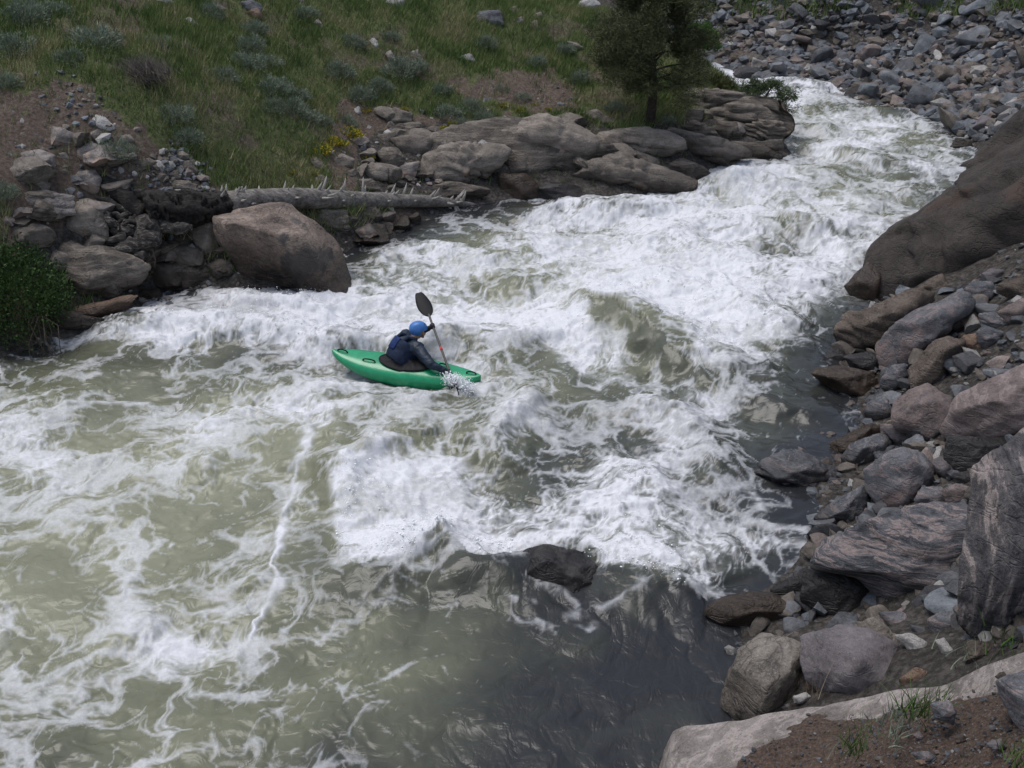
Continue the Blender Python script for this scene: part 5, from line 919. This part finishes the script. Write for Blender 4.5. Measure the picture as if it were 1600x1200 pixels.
# ------------------------------------------------------------------ trees
def tree(name, base, height, crown_w, label, cat, leafmat, trunk_r, n_limb, per_limb, needles, nlen, nwid, seed, low=.22, lean=0.0, wide_at=.45):
    r_ = np.random.RandomState(seed); e_ = empty(name, base, label, cat)
    tp = [np.array([lean*a*a*height+.05*math.sin(a*7), .04*math.cos(a*5), a*height-.15]) for a in np.linspace(0, 1, 14)]; v, f = tube(tp, trunk_r*(1-np.linspace(0, 1, 14))**.8+.012, 12, seed, .12)
    link('trunk', mesh_py('trunk', v, f), bark, e_); V = []; Fs = []; cc = []; dd = []; tt = []; nv = 0
    for k in range(n_limb):
        a = low+(1-low)*(k+r_.rand())/n_limb; prof = (a/wide_at)**.5 if a < wide_at else ((1-a)/(1-wide_at))**.7+.06; L_ = crown_w*.5*prof*r_.uniform(.65, 1.15); th = r_.uniform(0, 6.28) if k % 3 else r_.choice([0, math.pi])+r_.normal(0, .5)
        p0 = np.array([np.interp(a, np.linspace(0, 1, 14), [q[i] for q in tp]) for i in range(3)]); d = np.array([math.cos(th), math.sin(th), r_.uniform(-.05, .45)])
        pts = [p0+d*L_*b_+np.array([0, 0, .12*L_*math.sin(b_*3)-.08*L_*b_])+r_.normal(0, .03*L_, 3)*(b_ > 0) for b_ in np.linspace(0, 1, 6)]
        v, f = tube(pts, np.linspace(max(.012, trunk_r*.28*prof), .006, 6), 5, k); V.append(v); Fs += [tuple(i+nv for i in q) for q in f]; nv += len(v)
        for j in range(per_limb):
            b_ = r_.uniform(.42, 1.05)**.7; q = p0+d*L_*b_+np.array([0, 0, .12*L_*math.sin(b_*3)-.08*L_*b_])+r_.normal(0, .16*L_*.6+.05, 3)*[1, 1, .6]; od = d+r_.normal(0, .9, 3)+[0, 0, .4]; t0 = r_.rand()
            cc.append(q+r_.normal(0, nlen*.55, (needles, 3))); dd.append(od/np.linalg.norm(od)+r_.normal(0, .65, (needles, 3))); tt.append(np.clip(t0*.65+r_.rand(needles)*.35, 0, 1))
    link('limbs', mesh_py('limbs', np.concatenate(V), Fs), bark, e_)
    cc = np.concatenate(cc); link('crown', leaf_mesh('crown', cc, np.concatenate(dd), nlen*r_.uniform(.6, 1.3, len(cc)), nwid, np.concatenate(tt)), LM[leafmat], e_); return e_
pb = surf(1014, 196)
tree('pine_tree', pb, 3.55, 3.15, 'dark green pine tree standing on the ledge at the river bend', 'tree', 'pine', .115, 62, 24, 42, .12, .017, 3, low=.27, lean=-.01, wide_at=.5)
# foot rock of the pine
jb = surf(1188, 186); jb = at_depth(1188, 186, 27.2)
e_ = tree('juniper', jb, 1.05, 1.7, 'small bright green juniper on the river end of the stacked outcrop', 'tree', 'juniper', .05, 26, 10, 30, .09, .02, 8, low=.3, lean=.2, wide_at=.6)
bb = at_depth(1090, 72, 31.0)
e_ = empty('bush', bb, 'bright green rounded bush behind the pine at the river bend', 'bush'); link('foliage', clump('foliage', 260, 26, .62, .11, .04, None, 1.0, .4, False, 21, .45), LM['fresh'], e_); link('stem', stems('stem', .6, 10, 5, .015), twig, e_)
e_ = empty('bush', surf(1120, 140)-[0, 0, .1], 'yellow green grassy bush on the far side of the stacked outcrop', 'bush'); link('foliage', clump('foliage', 200, 22, .62, .12, .025, None, .8, .8, True, 22, .3), LM['grass'], e_); link('stem', stems('stem', .5, 8, 6, .01), twig, e_)
e_ = empty('bush', surf(755, 190), 'small dark shrub rooted in the middle of the ledge', 'bush', 'sagebrush on the left slope'); e_.scale = (.6, .6, .6); link('foliage', SAGE[1][0], None, e_)
# big leafy bush at the left edge
e_ = empty('leafy_bush', P(15, 500, .25), 'big leafy green bush overhanging the water at the left edge', 'bush')
parts = [clump('foliage', 520, 26, 1.05, .055, .035, None, 1.0, .3, False, 31, .5)]
link('foliage', parts[0], LM['bush'], e_); e_.scale = (.92, .9, 1.15); link('stem', stems('stem', 1.0, 26, 7, .014), twig, e_)
V = []; Fs = []; nv = 0
for k in range(26):
    a = P(rnd.uniform(0, 75), rnd.uniform(470, 500), .5)-P(15, 500, .25); bq = a+np.array([rnd.normal(.1, .2), rnd.uniform(-.5, -.1), -.55]); v, f = tube([a, (a+bq)/2+rnd.normal(0, .08, 3), bq], [.012, .009, .006], 5); V.append(v); Fs += [tuple(i+nv for i in q) for q in f]; nv += len(v)
link('roots', mesh_py('roots', np.concatenate(V), Fs), twig, e_)

# ------------------------------------------------------------------ fallen log
wood, t, b = newmat('bleached_wood'); N = NB(t); co = N.n('ShaderNodeTexCoord').outputs['Object']; g = N.noise(N.mapping(co, (1.2, 14, 14)), 1.5, 6, .6, .4); g2 = N.noise(co, 5, 5, .6)
N.l(N.ramp(N.math('ADD', N.math('MULTIPLY', g, .6), N.math('MULTIPLY', g2, .4)), [(.35, (.04, .034, .03)), (.48, (.13, .115, .1)), (.62, (.24, .22, .195))]), b.inputs['Base Color']); b.inputs['Roughness'].default_value = .85; N.l(N.bump(g, .03), b.inputs['Normal'])
barkm, t, b = newmat('charred_bark'); N = NB(t); co = N.n('ShaderNodeTexCoord').outputs['Object']; g = N.noise(N.mapping(co, (6, 14, 14)), 2, 8, .7, .5)
N.l(N.ramp(g, [(.35, (.009, .008, .007)), (.55, (.035, .029, .024)), (.72, (.1, .085, .07))]), b.inputs['Base Color']); b.inputs['Roughness'].default_value = .95; N.l(N.bump(g, .08), b.inputs['Normal'])
torn, t, b = newmat('torn_wood'); N = NB(t); co = N.n('ShaderNodeTexCoord').outputs['Object']; g = N.noise(N.mapping(co, (3, 9, 9)), 2, 7, .65, .8)
N.l(N.ramp(g, [(.38, (.012, .01, .009)), (.52, (.055, .047, .04)), (.68, (.24, .215, .185))]), b.inputs['Base Color']); b.inputs['Roughness'].default_value = .9; N.l(N.bump(g, .06), b.inputs['Normal'])
pale_w = flat_mat('bleached_stub', (.3, .28, .25), .85, .3, 20, .1)
# axis pixels with the depth running from the root plate on the bank to the tip in the water
LG = [(232, 334, 17.9, 30), (262, 328, 18.0, 29), (300, 326, 18.2, 26), (340, 321, 18.4, 22), (400, 312, 18.9, 17), (470, 311, 19.5, 15.5), (540, 312, 20.2, 15), (600, 313, 20.9, 12.5), (660, 315, 21.5, 10), (710, 318, 22.0, 6.5), (745, 320, 22.4, 3)]
lp = np.array([at_depth(x, y, d) for x, y, d, r in LG]); lr = np.array([r/F_PX*d for x, y, d, r in LG])
ta = np.linspace(0, 1, len(LG)); tb = np.linspace(0, 1, 60); LP = np.stack([np.interp(tb, ta, lp[:, i]) for i in range(3)], 1); LR = np.interp(tb, ta, lr)*(1+.05*np.sin(tb*40)); LP[:, 2] += .015*np.sin(tb*17)
org = LP[0].copy(); le = empty('fallen_log', org, 'bare grey fallen tree trunk with branch stubs resting on the tan boulder', 'log')
kx = 19
v, f = tube(LP[kx:]-org, LR[kx:], 18, 1, .07); link('trunk', mesh_py('trunk', v, f), wood, le)
tk = np.linspace(0, kx, 70); BP = np.stack([np.interp(tk, range(60), LP[:, i]) for i in range(3)], 1)-org; BR = np.interp(tk, range(60), LR)*1.07
v, f = tube(BP, BR, 40, 2); nrm_ = v-np.repeat(BP, 40, 0).tolist()[:0] if False else v.copy(); cl = np.vstack([np.repeat(BP, 40, 0), BP[:1], BP[-1:]]); rad_ = v-cl; v = cl+rad_*(1+.5*(fbm3(v*[3, 7, 7]+4, 4, .6)-.5)-.25*(np.abs(fbm3(v*[2.5, 9, 9]+9, 3)-.5) < .05))[:, None]; tag(link('bark', mesh_py('bark', v, f), barkm, le), 'charred dark bark on the root end of the trunk')
for k in range(70):
    a = rnd.uniform(.33, .97) if k > 6 else .3+.02*k; i = int(a*59); p0 = LP[i]-org; T = LP[min(i+1, 59)]-LP[i-1]; T /= np.linalg.norm(T); th = rnd.choice([1.4, 1.7, 1.0, 2.2, -.9, -1.5, .2]); th += rnd.normal(0, .25)
    s1 = np.cross(T, [0, 0, 1]); s1 /= np.linalg.norm(s1); s2_ = np.cross(s1, T); d = s1*math.cos(th)+s2_*math.sin(th)+T*rnd.uniform(.1, .7); d /= np.linalg.norm(d); L_ = LR[i]+(.05+.2*rnd.rand()**1.8)*(1.25 if a > .5 else .7)
    v, f = tube([p0+d*LR[i]*.5, p0+d*(L_*.6+LR[i]*.3), p0+d*L_+[0, 0, .02]], [.042, .026, .004], 6, k); link('branch_stub', mesh_py('branch_stub', v, f), pale_w, le)
def HP(x, y, d): return at_depth(x/2.857, 230+y/2.857, d)
XR = []
for k in range(14):
    x0, y0 = 590+rnd.uniform(-40, 60), 340+rnd.uniform(-60, 90); a = rnd.uniform(2.2, 4.3); L_ = rnd.uniform(60, 170); x1, y1 = x0+math.cos(a)*L_, y0-math.sin(a)*L_*.8
    XR.append(([(x0, y0, 17.8), ((x0+x1)/2, (y0+y1)/2+rnd.uniform(-15, 15), 17.65), (x1, y1, 17.6+rnd.uniform(-.1, .2))], [.06, .03, .006], 0))
ROOTS = [([(640, 300, 18.0), (560, 230, 17.9), (480, 160, 17.9), (400, 110, 18.0)], [.2, .17, .13, .09], barkm), ([(600, 380, 17.8), (530, 380, 17.7), (480, 320, 17.6), (455, 270, 17.7)], [.16, .12, .07, .03], torn), ([(560, 410, 17.7), (460, 405, 17.5), (340, 390, 17.5), (270, 370, 17.6), (215, 352, 17.7)], [.12, .07, .045, .035, .015], torn), ([(640, 400, 17.7), (560, 450, 17.5), (470, 480, 17.5), (385, 500, 17.5)], [.2, .13, .08, .03], torn), ([(650, 340, 17.8), (670, 420, 17.6), (640, 480, 17.6), (590, 500, 17.6)], [.22, .18, .11, .04], torn), ([(700, 300, 17.9), (740, 360, 17.8), (800, 370, 17.8), (860, 350, 17.9)], [.16, .13, .1, .05], torn), ([(600, 300, 17.9), (500, 250, 17.8), (420, 225, 17.8), (330, 215, 17.9)], [.08, .05, .03, .012], torn), ([(690, 420, 17.7), (690, 470, 17.6), (687, 530, 17.6)], [.03, .012, .006], twig), ([(600, 340, 17.9), (560, 330, 18.1), (545, 290, 18.2)], [.14, .09, .03], barkm), ([(480, 330, 17.7), (440, 300, 17.75), (400, 270, 17.8)], [.04, .025, .01], torn)]
for k, (pts, rr, mt) in enumerate(ROOTS+[(a_, b_, torn if i_ % 3 else barkm) for i_, (a_, b_, c_) in enumerate(XR)]):
    q = np.array([HP(*p_) for p_ in pts])-org; tt = np.linspace(0, 1, len(q)); t2 = np.linspace(0, 1, 22); Q = np.stack([np.interp(t2, tt, q[:, i]) for i in range(3)], 1)+(np.stack([n2(t2*5+k*7, t2*0+i*3) for i in range(3)], 1)-.5)*.09; r2 = np.interp(t2, tt, rr)*(1+.3*(n2(t2*9+k, t2*0)-.5))
    v, f = tube(Q, r2, 12, k*3, .4); link('root', mesh_py('root', v, f), mt, le)

# ------------------------------------------------------------------ kayak
green, t, b = newmat('green_plastic'); N = NB(t); co = N.n('ShaderNodeTexCoord').outputs['Object']; n_ = N.noise(co, 9, 5, .6); sc_ = N.noise(N.mapping(co, (2, 30, 30)), 2, 4, .7)
N.l(N.mix(N.ramp(sc_, [(.6, 0), (.7, .35)]), N.ramp(n_, [(.3, (.0, .2, .078)), (.7, (.003, .285, .115))]), (.05, .33, .2)), b.inputs['Base Color']); b.inputs['Roughness'].default_value = .3; b.inputs['Coat Weight'].default_value = .15; N.l(N.bump(n_, .004), b.inputs['Normal'])
black = flat_mat('black_neoprene', (.006, .006, .007), .65, .3, 20, .25, .01); blackp = flat_mat('black_plastic', (.008, .008, .009), .6, .2, 20, .2)
WZ = water_z(-1.6, 13.6)
stern = P(520, 560, WZ+.16); bow = P(752, 601, WZ+.02); mid = (stern+bow)/2; ax = bow-stern; KL = np.linalg.norm(ax)*1.0; ax /= np.linalg.norm(ax); side = np.cross([0, 0, 1], ax); side /= np.linalg.norm(side); up = np.cross(ax, side)
roll = math.radians(9); side, up = side*math.cos(roll)+up*math.sin(roll), up*math.cos(roll)-side*math.sin(roll)      # tipped a little towards the near side
KM = Matrix((( *[float(v) for v in (ax[0], side[0], up[0], mid[0])],), (*[float(v) for v in (ax[1], side[1], up[1], mid[1])],), (*[float(v) for v in (ax[2], side[2], up[2], mid[2])],), (0, 0, 0, 1)))
kay = empty('kayak', (0, 0, 0), 'green whitewater kayak heading right through the rapid', 'kayak'); kay.matrix_world = KM
nu, nvv = 60, 36; V = []
def kst(u):
    e2 = abs(2*u-1); w = .295*(1-e2**2.5)**.72; zd = .10+.08*(1-e2**2)*(1 if u > .5 else .75)+.08*e2**3; zk = -.17+.25*e2**2.4; return w, zd, zk
for i in range(nu):
    u = .003+.994*(.5-.5*math.cos(math.pi*i/(nu-1))); w, zd, zk = kst(u); w = max(w, .012); x = (u-.5)*KL
    for j in range(nvv):
        th = 2*math.pi*j/nvv; cs, sn = math.cos(th), math.sin(th); y = w*np.sign(cs)*abs(cs)**.75; zc = zk+(zd-zk)*.55; z = zc+((zd-zc) if sn > 0 else (zc-zk))*np.sign(sn)*abs(sn)**(.9 if sn > 0 else .7)
        V.append((x, y, z))
Fs = [(i*nvv+j, i*nvv+(j+1) % nvv, (i+1)*nvv+(j+1) % nvv, (i+1)*nvv+j) for i in range(nu-1) for j in range(nvv)]+[tuple(range(nvv))[::-1], tuple(range((nu-1)*nvv, nu*nvv))]
link('hull', mesh_py('hull', V, Fs), green, kay)
def kz(u): return kst(u)[1]
# cockpit rim and spray skirt
cu = .50; ca_, cb_ = .41, .185; rim = [((cu-.5)*KL+ca_*math.cos(a), cb_*math.sin(a), kz(cu+ca_*math.cos(a)/KL)+.022-.028*abs(math.sin(a))**3) for a in np.linspace(0, 2*math.pi, 41)]
v, f = tube(rim, .017, 8, 0, 0, False); link('cockpit_rim', mesh_py('cockpit_rim', v, f), blackp, kay)
V = []; nr = 14
for i in range(nr):
    a_ = i/(nr-1)
    for q in rim[:-1]:
        h = .02+.17*(1-a_)**1.5; fx_ = (cu-.5)*KL-.13; V.append((fx_+(q[0]-fx_)*a_*.98+0.0, q[1]*a_*.98, (q[2]+.01)*a_+(kz(cu)+.02)*(1-a_)+h*(1-a_)+.008*math.sin(q[0]*40+i)))
m_ = 40; Fs = [(i*m_+j, i*m_+(j+1) % m_, (i+1)*m_+(j+1) % m_, (i+1)*m_+j) for i in range(nr-1) for j in range(m_)]
link('spray_skirt', mesh_py('spray_skirt', V, Fs), black, kay)
def handle(u, L_, h, off=0.0, across=False):
    x0 = (u-.5)*KL; pts = []
    for a in np.linspace(0, math.pi, 12):
        q = (x0-L_/2*math.cos(a), off, kz(u-L_/2*math.cos(a)/KL)+h*math.sin(a)**.6-.012); pts.append(q)
    v, f = tube(pts, .011, 7); link('grab_handle', mesh_py('grab_handle', v, f), blackp, kay)
handle(.075, .16, .055); handle(.935, .15, .055); handle(.27, .2, .05, -.1); handle(.74, .13, .05, .08)
# ------------------------------------------------------------------ paddler
DK = float((mid-CAMP) @ FWD)
def K(x, y, dd=0.0): return at_depth(480+x/5, 420+y/5, DK+dd)
caps = []; vmat = []
def cap(a, b, ra, rb, mi): caps.append((np.array(a), np.array(b), ra, rb, mi))
pel = K(705, 800); sp = K(715, 715, .0); ch = K(765, 620, .02); nk = K(832, 545, .02); hd = K(868, 478, .02)
RS, RE, RW, RH = K(858, 620, -.16), K(965, 745, -.34), K(1070, 800, -.36), K(1118, 808, -.38)
LS, LE, LW, LH = K(772, 525, .2), K(868, 520, .32), K(935, 462, .16), K(968, 447, .08)
cap(pel, sp, .17, .165, 0); cap(sp, ch, .165, .19, 0); cap(ch, nk, .16, .07, 0); cap(ch, RS, .15, .112, 0); cap(ch, LS, .15, .105, 0); cap(nk, hd, .06, .075, 1)
cap(RS, RE, .104, .072, 0); cap(RE, RW, .07, .048, 0); cap(LS, LE, .08, .056, 0); cap(LE, LW, .054, .038, 0)
fw = K(925, 500, .06)-hd; fw /= np.linalg.norm(fw); cap(hd+[0, 0, .01], hd+fw*.02-[0, 0, .045], .092, .072, 1); cap(hd+fw*.085-[0, 0, .01], hd+fw*.108-[0, 0, .035], .012, .014, 1)   # skull, jaw, nose
cap(hd+fw*.06-[0, 0, .075], hd+fw*.07-[0, 0, .085], .03, .026, 1)
pd0, pd1 = K(955, 372, .16), K(1122, 830, -.36); pax = (pd1-pd0)/np.linalg.norm(pd1-pd0)
def on_shaft(y): a = (y-372)/(830-372); return pd0+(pd1-pd0)*a
def hand(w, h, wrist_r):
    s1 = np.cross(pax, w-h); s1 /= np.linalg.norm(s1)+1e-9; inw = (h-w)/np.linalg.norm(h-w)
    cap(w, h-inw*.03, wrist_r, .03, 2); cap(h-inw*.035-pax*.025, h-inw*.035+pax*.025, .026, .026, 2)
    for k, (ln, o_) in enumerate(((.9, -.034), (1.0, -.012), (.95, .012), (.78, .034))):       # four fingers bent round the shaft
        c = h+pax*o_; r = .026*ln+.004; prev = None
        for j in range(5):
            a = math.radians(-110+j*58); q = c+(-inw*math.sin(a+1.2)*r*-1)+s1*math.cos(a+1.2)*r
            if prev is not None: cap(prev, q, .0105-.0006*j, .0100-.0006*j, 2)
            prev = q
    th = [h-inw*.03-pax*.03, h-s1*.03-pax*.02, h-s1*.028+inw*.015+pax*.004, h+inw*.026-s1*.008+pax*.012]
    for a, b_ in zip(th[:-1], th[1:]): cap(a, b_, .0125, .011, 2)
UH, LHd = on_shaft(447), on_shaft(812)
LH = UH; RH = LHd; RW = RH+(RE-RH)/np.linalg.norm(RE-RH)*.1; LW = LH+(LE-LH)/np.linalg.norm(LE-LH)*.1
caps[7] = (RE, RW, .07, .045, 0); caps[9] = (LE, LW, .054, .036, 0)
hand(RW, RH, .034); hand(LW, LH, .033)
for s_n in (-1, 1):   # legs inside the hull
    h0 = pel+side*.09*s_n; kn = mid+ax*.42+side*.15*s_n+up*.03; an = mid+ax*.85+side*.07*s_n-up*.02; cap(h0, kn, .09, .06, 0); cap(kn, an, .055, .035, 0)
V = []; Fs = []; nv = 0; V0, F0 = ico(3)
for a, b_, ra, rb, mi in caps:
    d = b_-a; L_ = np.linalg.norm(d)+1e-9; z = d/L_; xx = np.cross(z, [.3, .9, .1]); xx /= np.linalg.norm(xx); yy = np.cross(z, xx)
    w = V0.copy(); hi = w[:, 2] > 0; r = np.where(hi, rb, ra); q = (w[:, :1]*xx+w[:, 1:2]*yy)*r[:, None]+w[:, 2:]*r[:, None]*z+np.where(hi, L_, 0)[:, None]*z+a; V.append(q); Fs.append(F0+nv); nv += len(q)
raw = mesh_np('body', np.concatenate(V), np.concatenate(Fs)); tmp = bpy.data.objects.new('tmp', raw); C.objects.link(tmp)
md = tmp.modifiers.new('r', 'REMESH'); md.mode = 'VOXEL'; md.voxel_size = .009; ms = tmp.modifiers.new('s', 'SMOOTH'); ms.factor = .5; ms.iterations = 2
dg = bpy.context.evaluated_depsgraph_get(); body = bpy.data.meshes.new_from_object(tmp.evaluated_get(dg)); bpy.data.objects.remove(tmp); body.name = 'body'
nvb = len(body.vertices); co_ = np.empty(nvb*3); body.vertices.foreach_get('co', co_); co_ = co_.reshape(-1, 3)
wr = (fbm3(co_*14, 4, .6)-.5)*.022+ (fbm3(co_*[9, 9, 26], 2)-.5)*.012; best = np.full(nvb, 9.); bi = np.zeros(nvb, int)
for a, b_, ra, rb, mi in caps:
    d = b_-a; t_ = np.clip((co_-a) @ d/(d @ d+1e-9), 0, 1); dist = np.linalg.norm(co_-a-t_[:, None]*d, axis=1)-(ra+(rb-ra)*t_); m = dist < best; best[m] = dist[m]; bi[m] = mi
cen = co_.mean(0); nm_ = np.empty(nvb*3); body.vertices.foreach_get('normal', nm_); nm_ = nm_.reshape(-1, 3); co_ = co_+nm_*(wr*(bi == 0))[:, None]
body.vertices.foreach_set('co', (co_-pel).ravel()); body.polygons.foreach_set('use_smooth', [True]*len(body.polygons)); body.materials.clear()
jacket = flat_mat('dark_blue_jacket', (.008, .017, .032), .5, .5, 12, .35, .01); skin = flat_mat('skin', (.32, .18, .13), .5); glove = flat_mat('black_gloves', (.02, .02, .022), .7, .4)
for m in (jacket, skin, glove): body.materials.append(m)
li = np.empty(len(body.loops), np.int32); body.loops.foreach_get('vertex_index', li); ls = np.empty(len(body.polygons), np.int32); body.polygons.foreach_get('loop_start', ls); body.polygons.foreach_set('material_index', bi[li[ls]].astype(np.int32)); body.update()
per = empty('person', pel, 'paddler in blue helmet and dark blue jacket leaning forward in the green kayak', 'person'); link('body', body, None, per)
# helmet
hv, hf = ico(4); hv = hv.copy(); hu = np.array([0, 0, 1.]); hs_ = np.cross(hu, fw); hs_ /= np.linalg.norm(hs_); ff_ = np.cross(hs_, hu)
lim = -.15-.5*(hv[:, 0] < .15)*1.0; keepv = hv[:, 2] > np.where(hv[:, 0] < .35, -.62, -.05); hf = hf[keepv[hf].all(1)]
hw = (hv[:, :1]*ff_*.142+hv[:, 1:2]*hs_*.118+hv[:, 2:]*hu*.128); hw *= (1+.02*np.sin(hv[:, 1:2]*9)); me = mesh_np('helmet', hw, hf); bm = bmesh.new(); bm.from_mesh(me); bmesh.ops.delete(bm, geom=[v for v in bm.verts if not v.link_faces], context='VERTS'); bmesh.ops.solidify(bm, geom=bm.faces[:], thickness=.008); bm.to_mesh(me); bm.free()
blue = flat_mat('blue_helmet_shell', (.05, .16, .42), .35, .12, 25, .4); ho = link('helmet', me, blue, per, tuple(hd-pel+[0, 0, .018]))
v, f = tube([ff_*.06+hs_*.11*1.0-hu*.05, ff_*.07+hs_*.06-hu*.12, ff_*.07-hs_*.0-hu*.135, ff_*.07-hs_*.06-hu*.12, ff_*.06-hs_*.11-hu*.05], .006, 6); link('chin_strap', mesh_py('chin_strap', v, f), black, ho)
for a_ in (-.5, 0, .5):
    q = (ff_*math.cos(1.0+a_*.4)*.142+hs_*math.sin(a_)*.118*.8+hu*.1)*.98; v, f = tube([q, q*1.03], .01, 8); link('vent', mesh_py('vent', v, f), blackp, ho)
# life vest: a shell round the chest with shoulder straps and back panels
vest = flat_mat('life_vest', (.01, .018, .04), .75, .5, 18, .2, .012); vestb = flat_mat('vest_blue_panel', (.012, .028, .1), .75, .4, 18, .2, .01)
axs = nk-sp; axs = axs/np.linalg.norm(axs); lat = RS-LS; lat = lat-axs*(lat @ axs); lat /= np.linalg.norm(lat); frt = np.cross(lat, axs); 
if frt @ fw < 0: frt = -frt
def ringv(c, a_, b_, n_=28): return [c+lat*a_*np.sign(math.cos(q))*abs(math.cos(q))**.8+frt*b_*np.sign(math.sin(q))*abs(math.sin(q))**.8 for q in np.linspace(0, 2*math.pi, n_, endpoint=False)]
rows = []; c0 = sp*.75+pel*.25
for k in range(9):
    a_ = k/8; c = c0+(ch+axs*.08-c0)*a_; rows.append(ringv(c, .205+.012*math.sin(a_*3.1)+(.006 if k % 4 else -.006), .185+.015*math.sin(a_*3.1)+(.008 if k % 4 else -.006)))
V = np.concatenate([np.array(r) for r in rows])-pel; n_ = 28; Fs = [(i*n_+j, i*n_+(j+1) % n_, (i+1)*n_+(j+1) % n_, (i+1)*n_+j) for i in range(8) for j in range(n_)]
vo = link('life_vest', mesh_py('life_vest', V, Fs), vest, per); so_ = vo.modifiers.new('t', 'SOLIDIFY'); so_.thickness = .03; so_.offset = 1; bv_ = vo.modifiers.new('u', 'SUBSURF'); bv_.levels = bv_.render_levels = 1
top = c0+(ch+axs*.08-c0)
for sg in (-1, 1):
    pts = [top+lat*.1*sg-frt*.17-axs*.04, top+lat*.11*sg-frt*.13+axs*.07, top+lat*.11*sg+frt*.0+axs*.1, top+lat*.1*sg+frt*.14+axs*.03]
    v, f = tube(np.array(pts)-pel, [.035, .036, .036, .034], 8); link('shoulder_strap', mesh_py('shoulder_strap', v, f), vest, vo)
q0 = top-axs*.1-frt*.19
V = []; 
for i in range(7):
    for j in range(7): a_, b_ = i/6-.5, j/6-.5; V.append(q0+lat*a_*.17+axs*b_*.2-frt*(.03-.05*a_*a_-.04*b_*b_)-pel)
link('back_panel', mesh_py('back_panel', V, [(i*7+j, i*7+j+1, i*7+j+8, i*7+j+7) for i in range(6) for j in range(6)]), vestb, vo).modifiers.new('t', 'SOLIDIFY').thickness = .02
v, f = tube(np.array(ringv(c0+(top-c0)*.45, .205, .19, 24)+[ringv(c0+(top-c0)*.45, .205, .19, 24)[0]])-pel, .012, 6, 0, 0, False); link('waist_strap', mesh_py('waist_strap', v, f), flat_mat('grey_webbing', (.12, .12, .12), .8), vo)
# ------------------------------------------------------------------ paddle
pe = empty('paddle', UH, 'black bladed kayak paddle held upright by the paddler', 'paddle')
v, f = tube(np.array([pd0-pax*.04, pd0, on_shaft(447), on_shaft(600), on_shaft(812), pd1+pax*.02])-UH, .0185, 12); link('shaft', mesh_py('shaft', v, f), flat_mat('grey_shaft', (.085, .078, .065), .4, .1), pe)
v, f = tube(np.array([on_shaft(618), on_shaft(642)])-UH, .0205, 12); link('grip_tape', mesh_py('grip_tape', v, f), flat_mat('red_tape', (.6, .04, .04), .5), pe)
v, f = tube(np.array([on_shaft(790), on_shaft(830)])-UH, .0203, 12); link('ring', mesh_py('ring', v, f), blackp, pe)
def blade(base, d, wdir, L_, W_):
    nrm_ = np.cross(d, wdir); V = []; n1, n2_ = 20, 9
    for i in range(n1):
        a = i/(n1-1); hw_ = W_*.5*(max(.0, math.sin(min(1, a*1.0)**.75*math.pi*.86+.10))**.8)*(1 if a < .97 else .8)+.008
        for j in range(n2_): b_ = j/(n2_-1)*2-1; V.append(base+d*L_*a+wdir*hw_*b_*(1.0)+nrm_*(.035*a*a+.02*b_*b_*math.sin(a*3.1)-.02*abs(b_ < .1)*0))
    Fs = [(i*n2_+j, i*n2_+j+1, (i+1)*n2_+j+1, (i+1)*n2_+j) for i in range(n1-1) for j in range(n2_-1)]; o = link('blade', mesh_py('blade', np.array(V)-UH, Fs), blackp, pe); o.modifiers.new('t', 'SOLIDIFY').thickness = .009
wd = RIGHT-pax*(RIGHT @ pax); wd /= np.linalg.norm(wd); blade(pd0-pax*.01, -pax+wd*-.06, wd, .5, .215); wd2 = wd*.5+np.cross(pax, wd)*.85; blade(pd1, pax, wd2/np.linalg.norm(wd2), .46, .2)
# ------------------------------------------------------------------ spray
wet = flat_mat('spray_drops', (.86, .87, .88), .6, .05, 5, .5)
pts = []; 
sp0 = K(1110, 880, -.42); n = 2200; a = rnd.rand(n); pts.append(sp0+ax[None]*(a*.42-.06)[:, None]+rnd.normal(0, .045, (n, 3))+np.c_[np.zeros(n), -a*.15, .02+.11*np.sin(np.clip(a*2.4+.5, 0, 3.1))*rnd.rand(n)])
hr = H.ravel(); fr = (foamd > .82).ravel() & (YW < 20).ravel() & (XW > -7).ravel() & (TW < .2).ravel(); ii = np.where(fr)[0]; ii = ii[np.argsort(-(hr[ii]+rnd.normal(0, .09, len(ii))))][:14000]; ii = rnd.choice(ii, 6500); q = np.c_[XW.ravel()[ii], YW.ravel()[ii], hr[ii]]+np.abs(rnd.normal(0, 1, (6500, 1)))*[[0, 0, .045]]+rnd.normal(0, .02, (6500, 3)); pts.append(q)
for l in ([(545, 900), (535, 850), (560, 780), (600, 760)], [(560, 895), (640, 888), (660, 860)], [(740, 888), (800, 880)], [(930, 880), (1000, 900), (1060, 930)], [(880, 520), (940, 490), (1000, 470)]):
    w_ = np.array(W(l)); t_ = rnd.rand(260)*(len(l)-1); xx = np.interp(t_, range(len(l)), w_[:, 0]); yy = np.interp(t_, range(len(l)), w_[:, 1]); zz = np.array([water_z(a_, b_) for a_, b_ in zip(xx[::6], yy[::6])]).repeat(6)[:len(xx)]
    pts.append(np.c_[xx, yy, zz]+rnd.normal(0, .05, (len(xx), 3))+np.abs(rnd.normal(0, .07, (len(xx), 1)))*[[0, 0, 1]])
pts = np.concatenate(pts); V0, F0 = ico(1); szs = np.clip(np.exp(rnd.normal(-5.55, .6, len(pts))), .0015, .016)
V = (V0[None]*szs[:, None, None]+pts[:, None]).reshape(-1, 3); Fs = (F0[None]+np.arange(len(pts))[:, None, None]*len(V0)).reshape(-1, 3)
tag(link('spray', mesh_np('spray', V, Fs), wet), 'droplets thrown up by the rapid and the paddle', 'spray', kind='stuff')
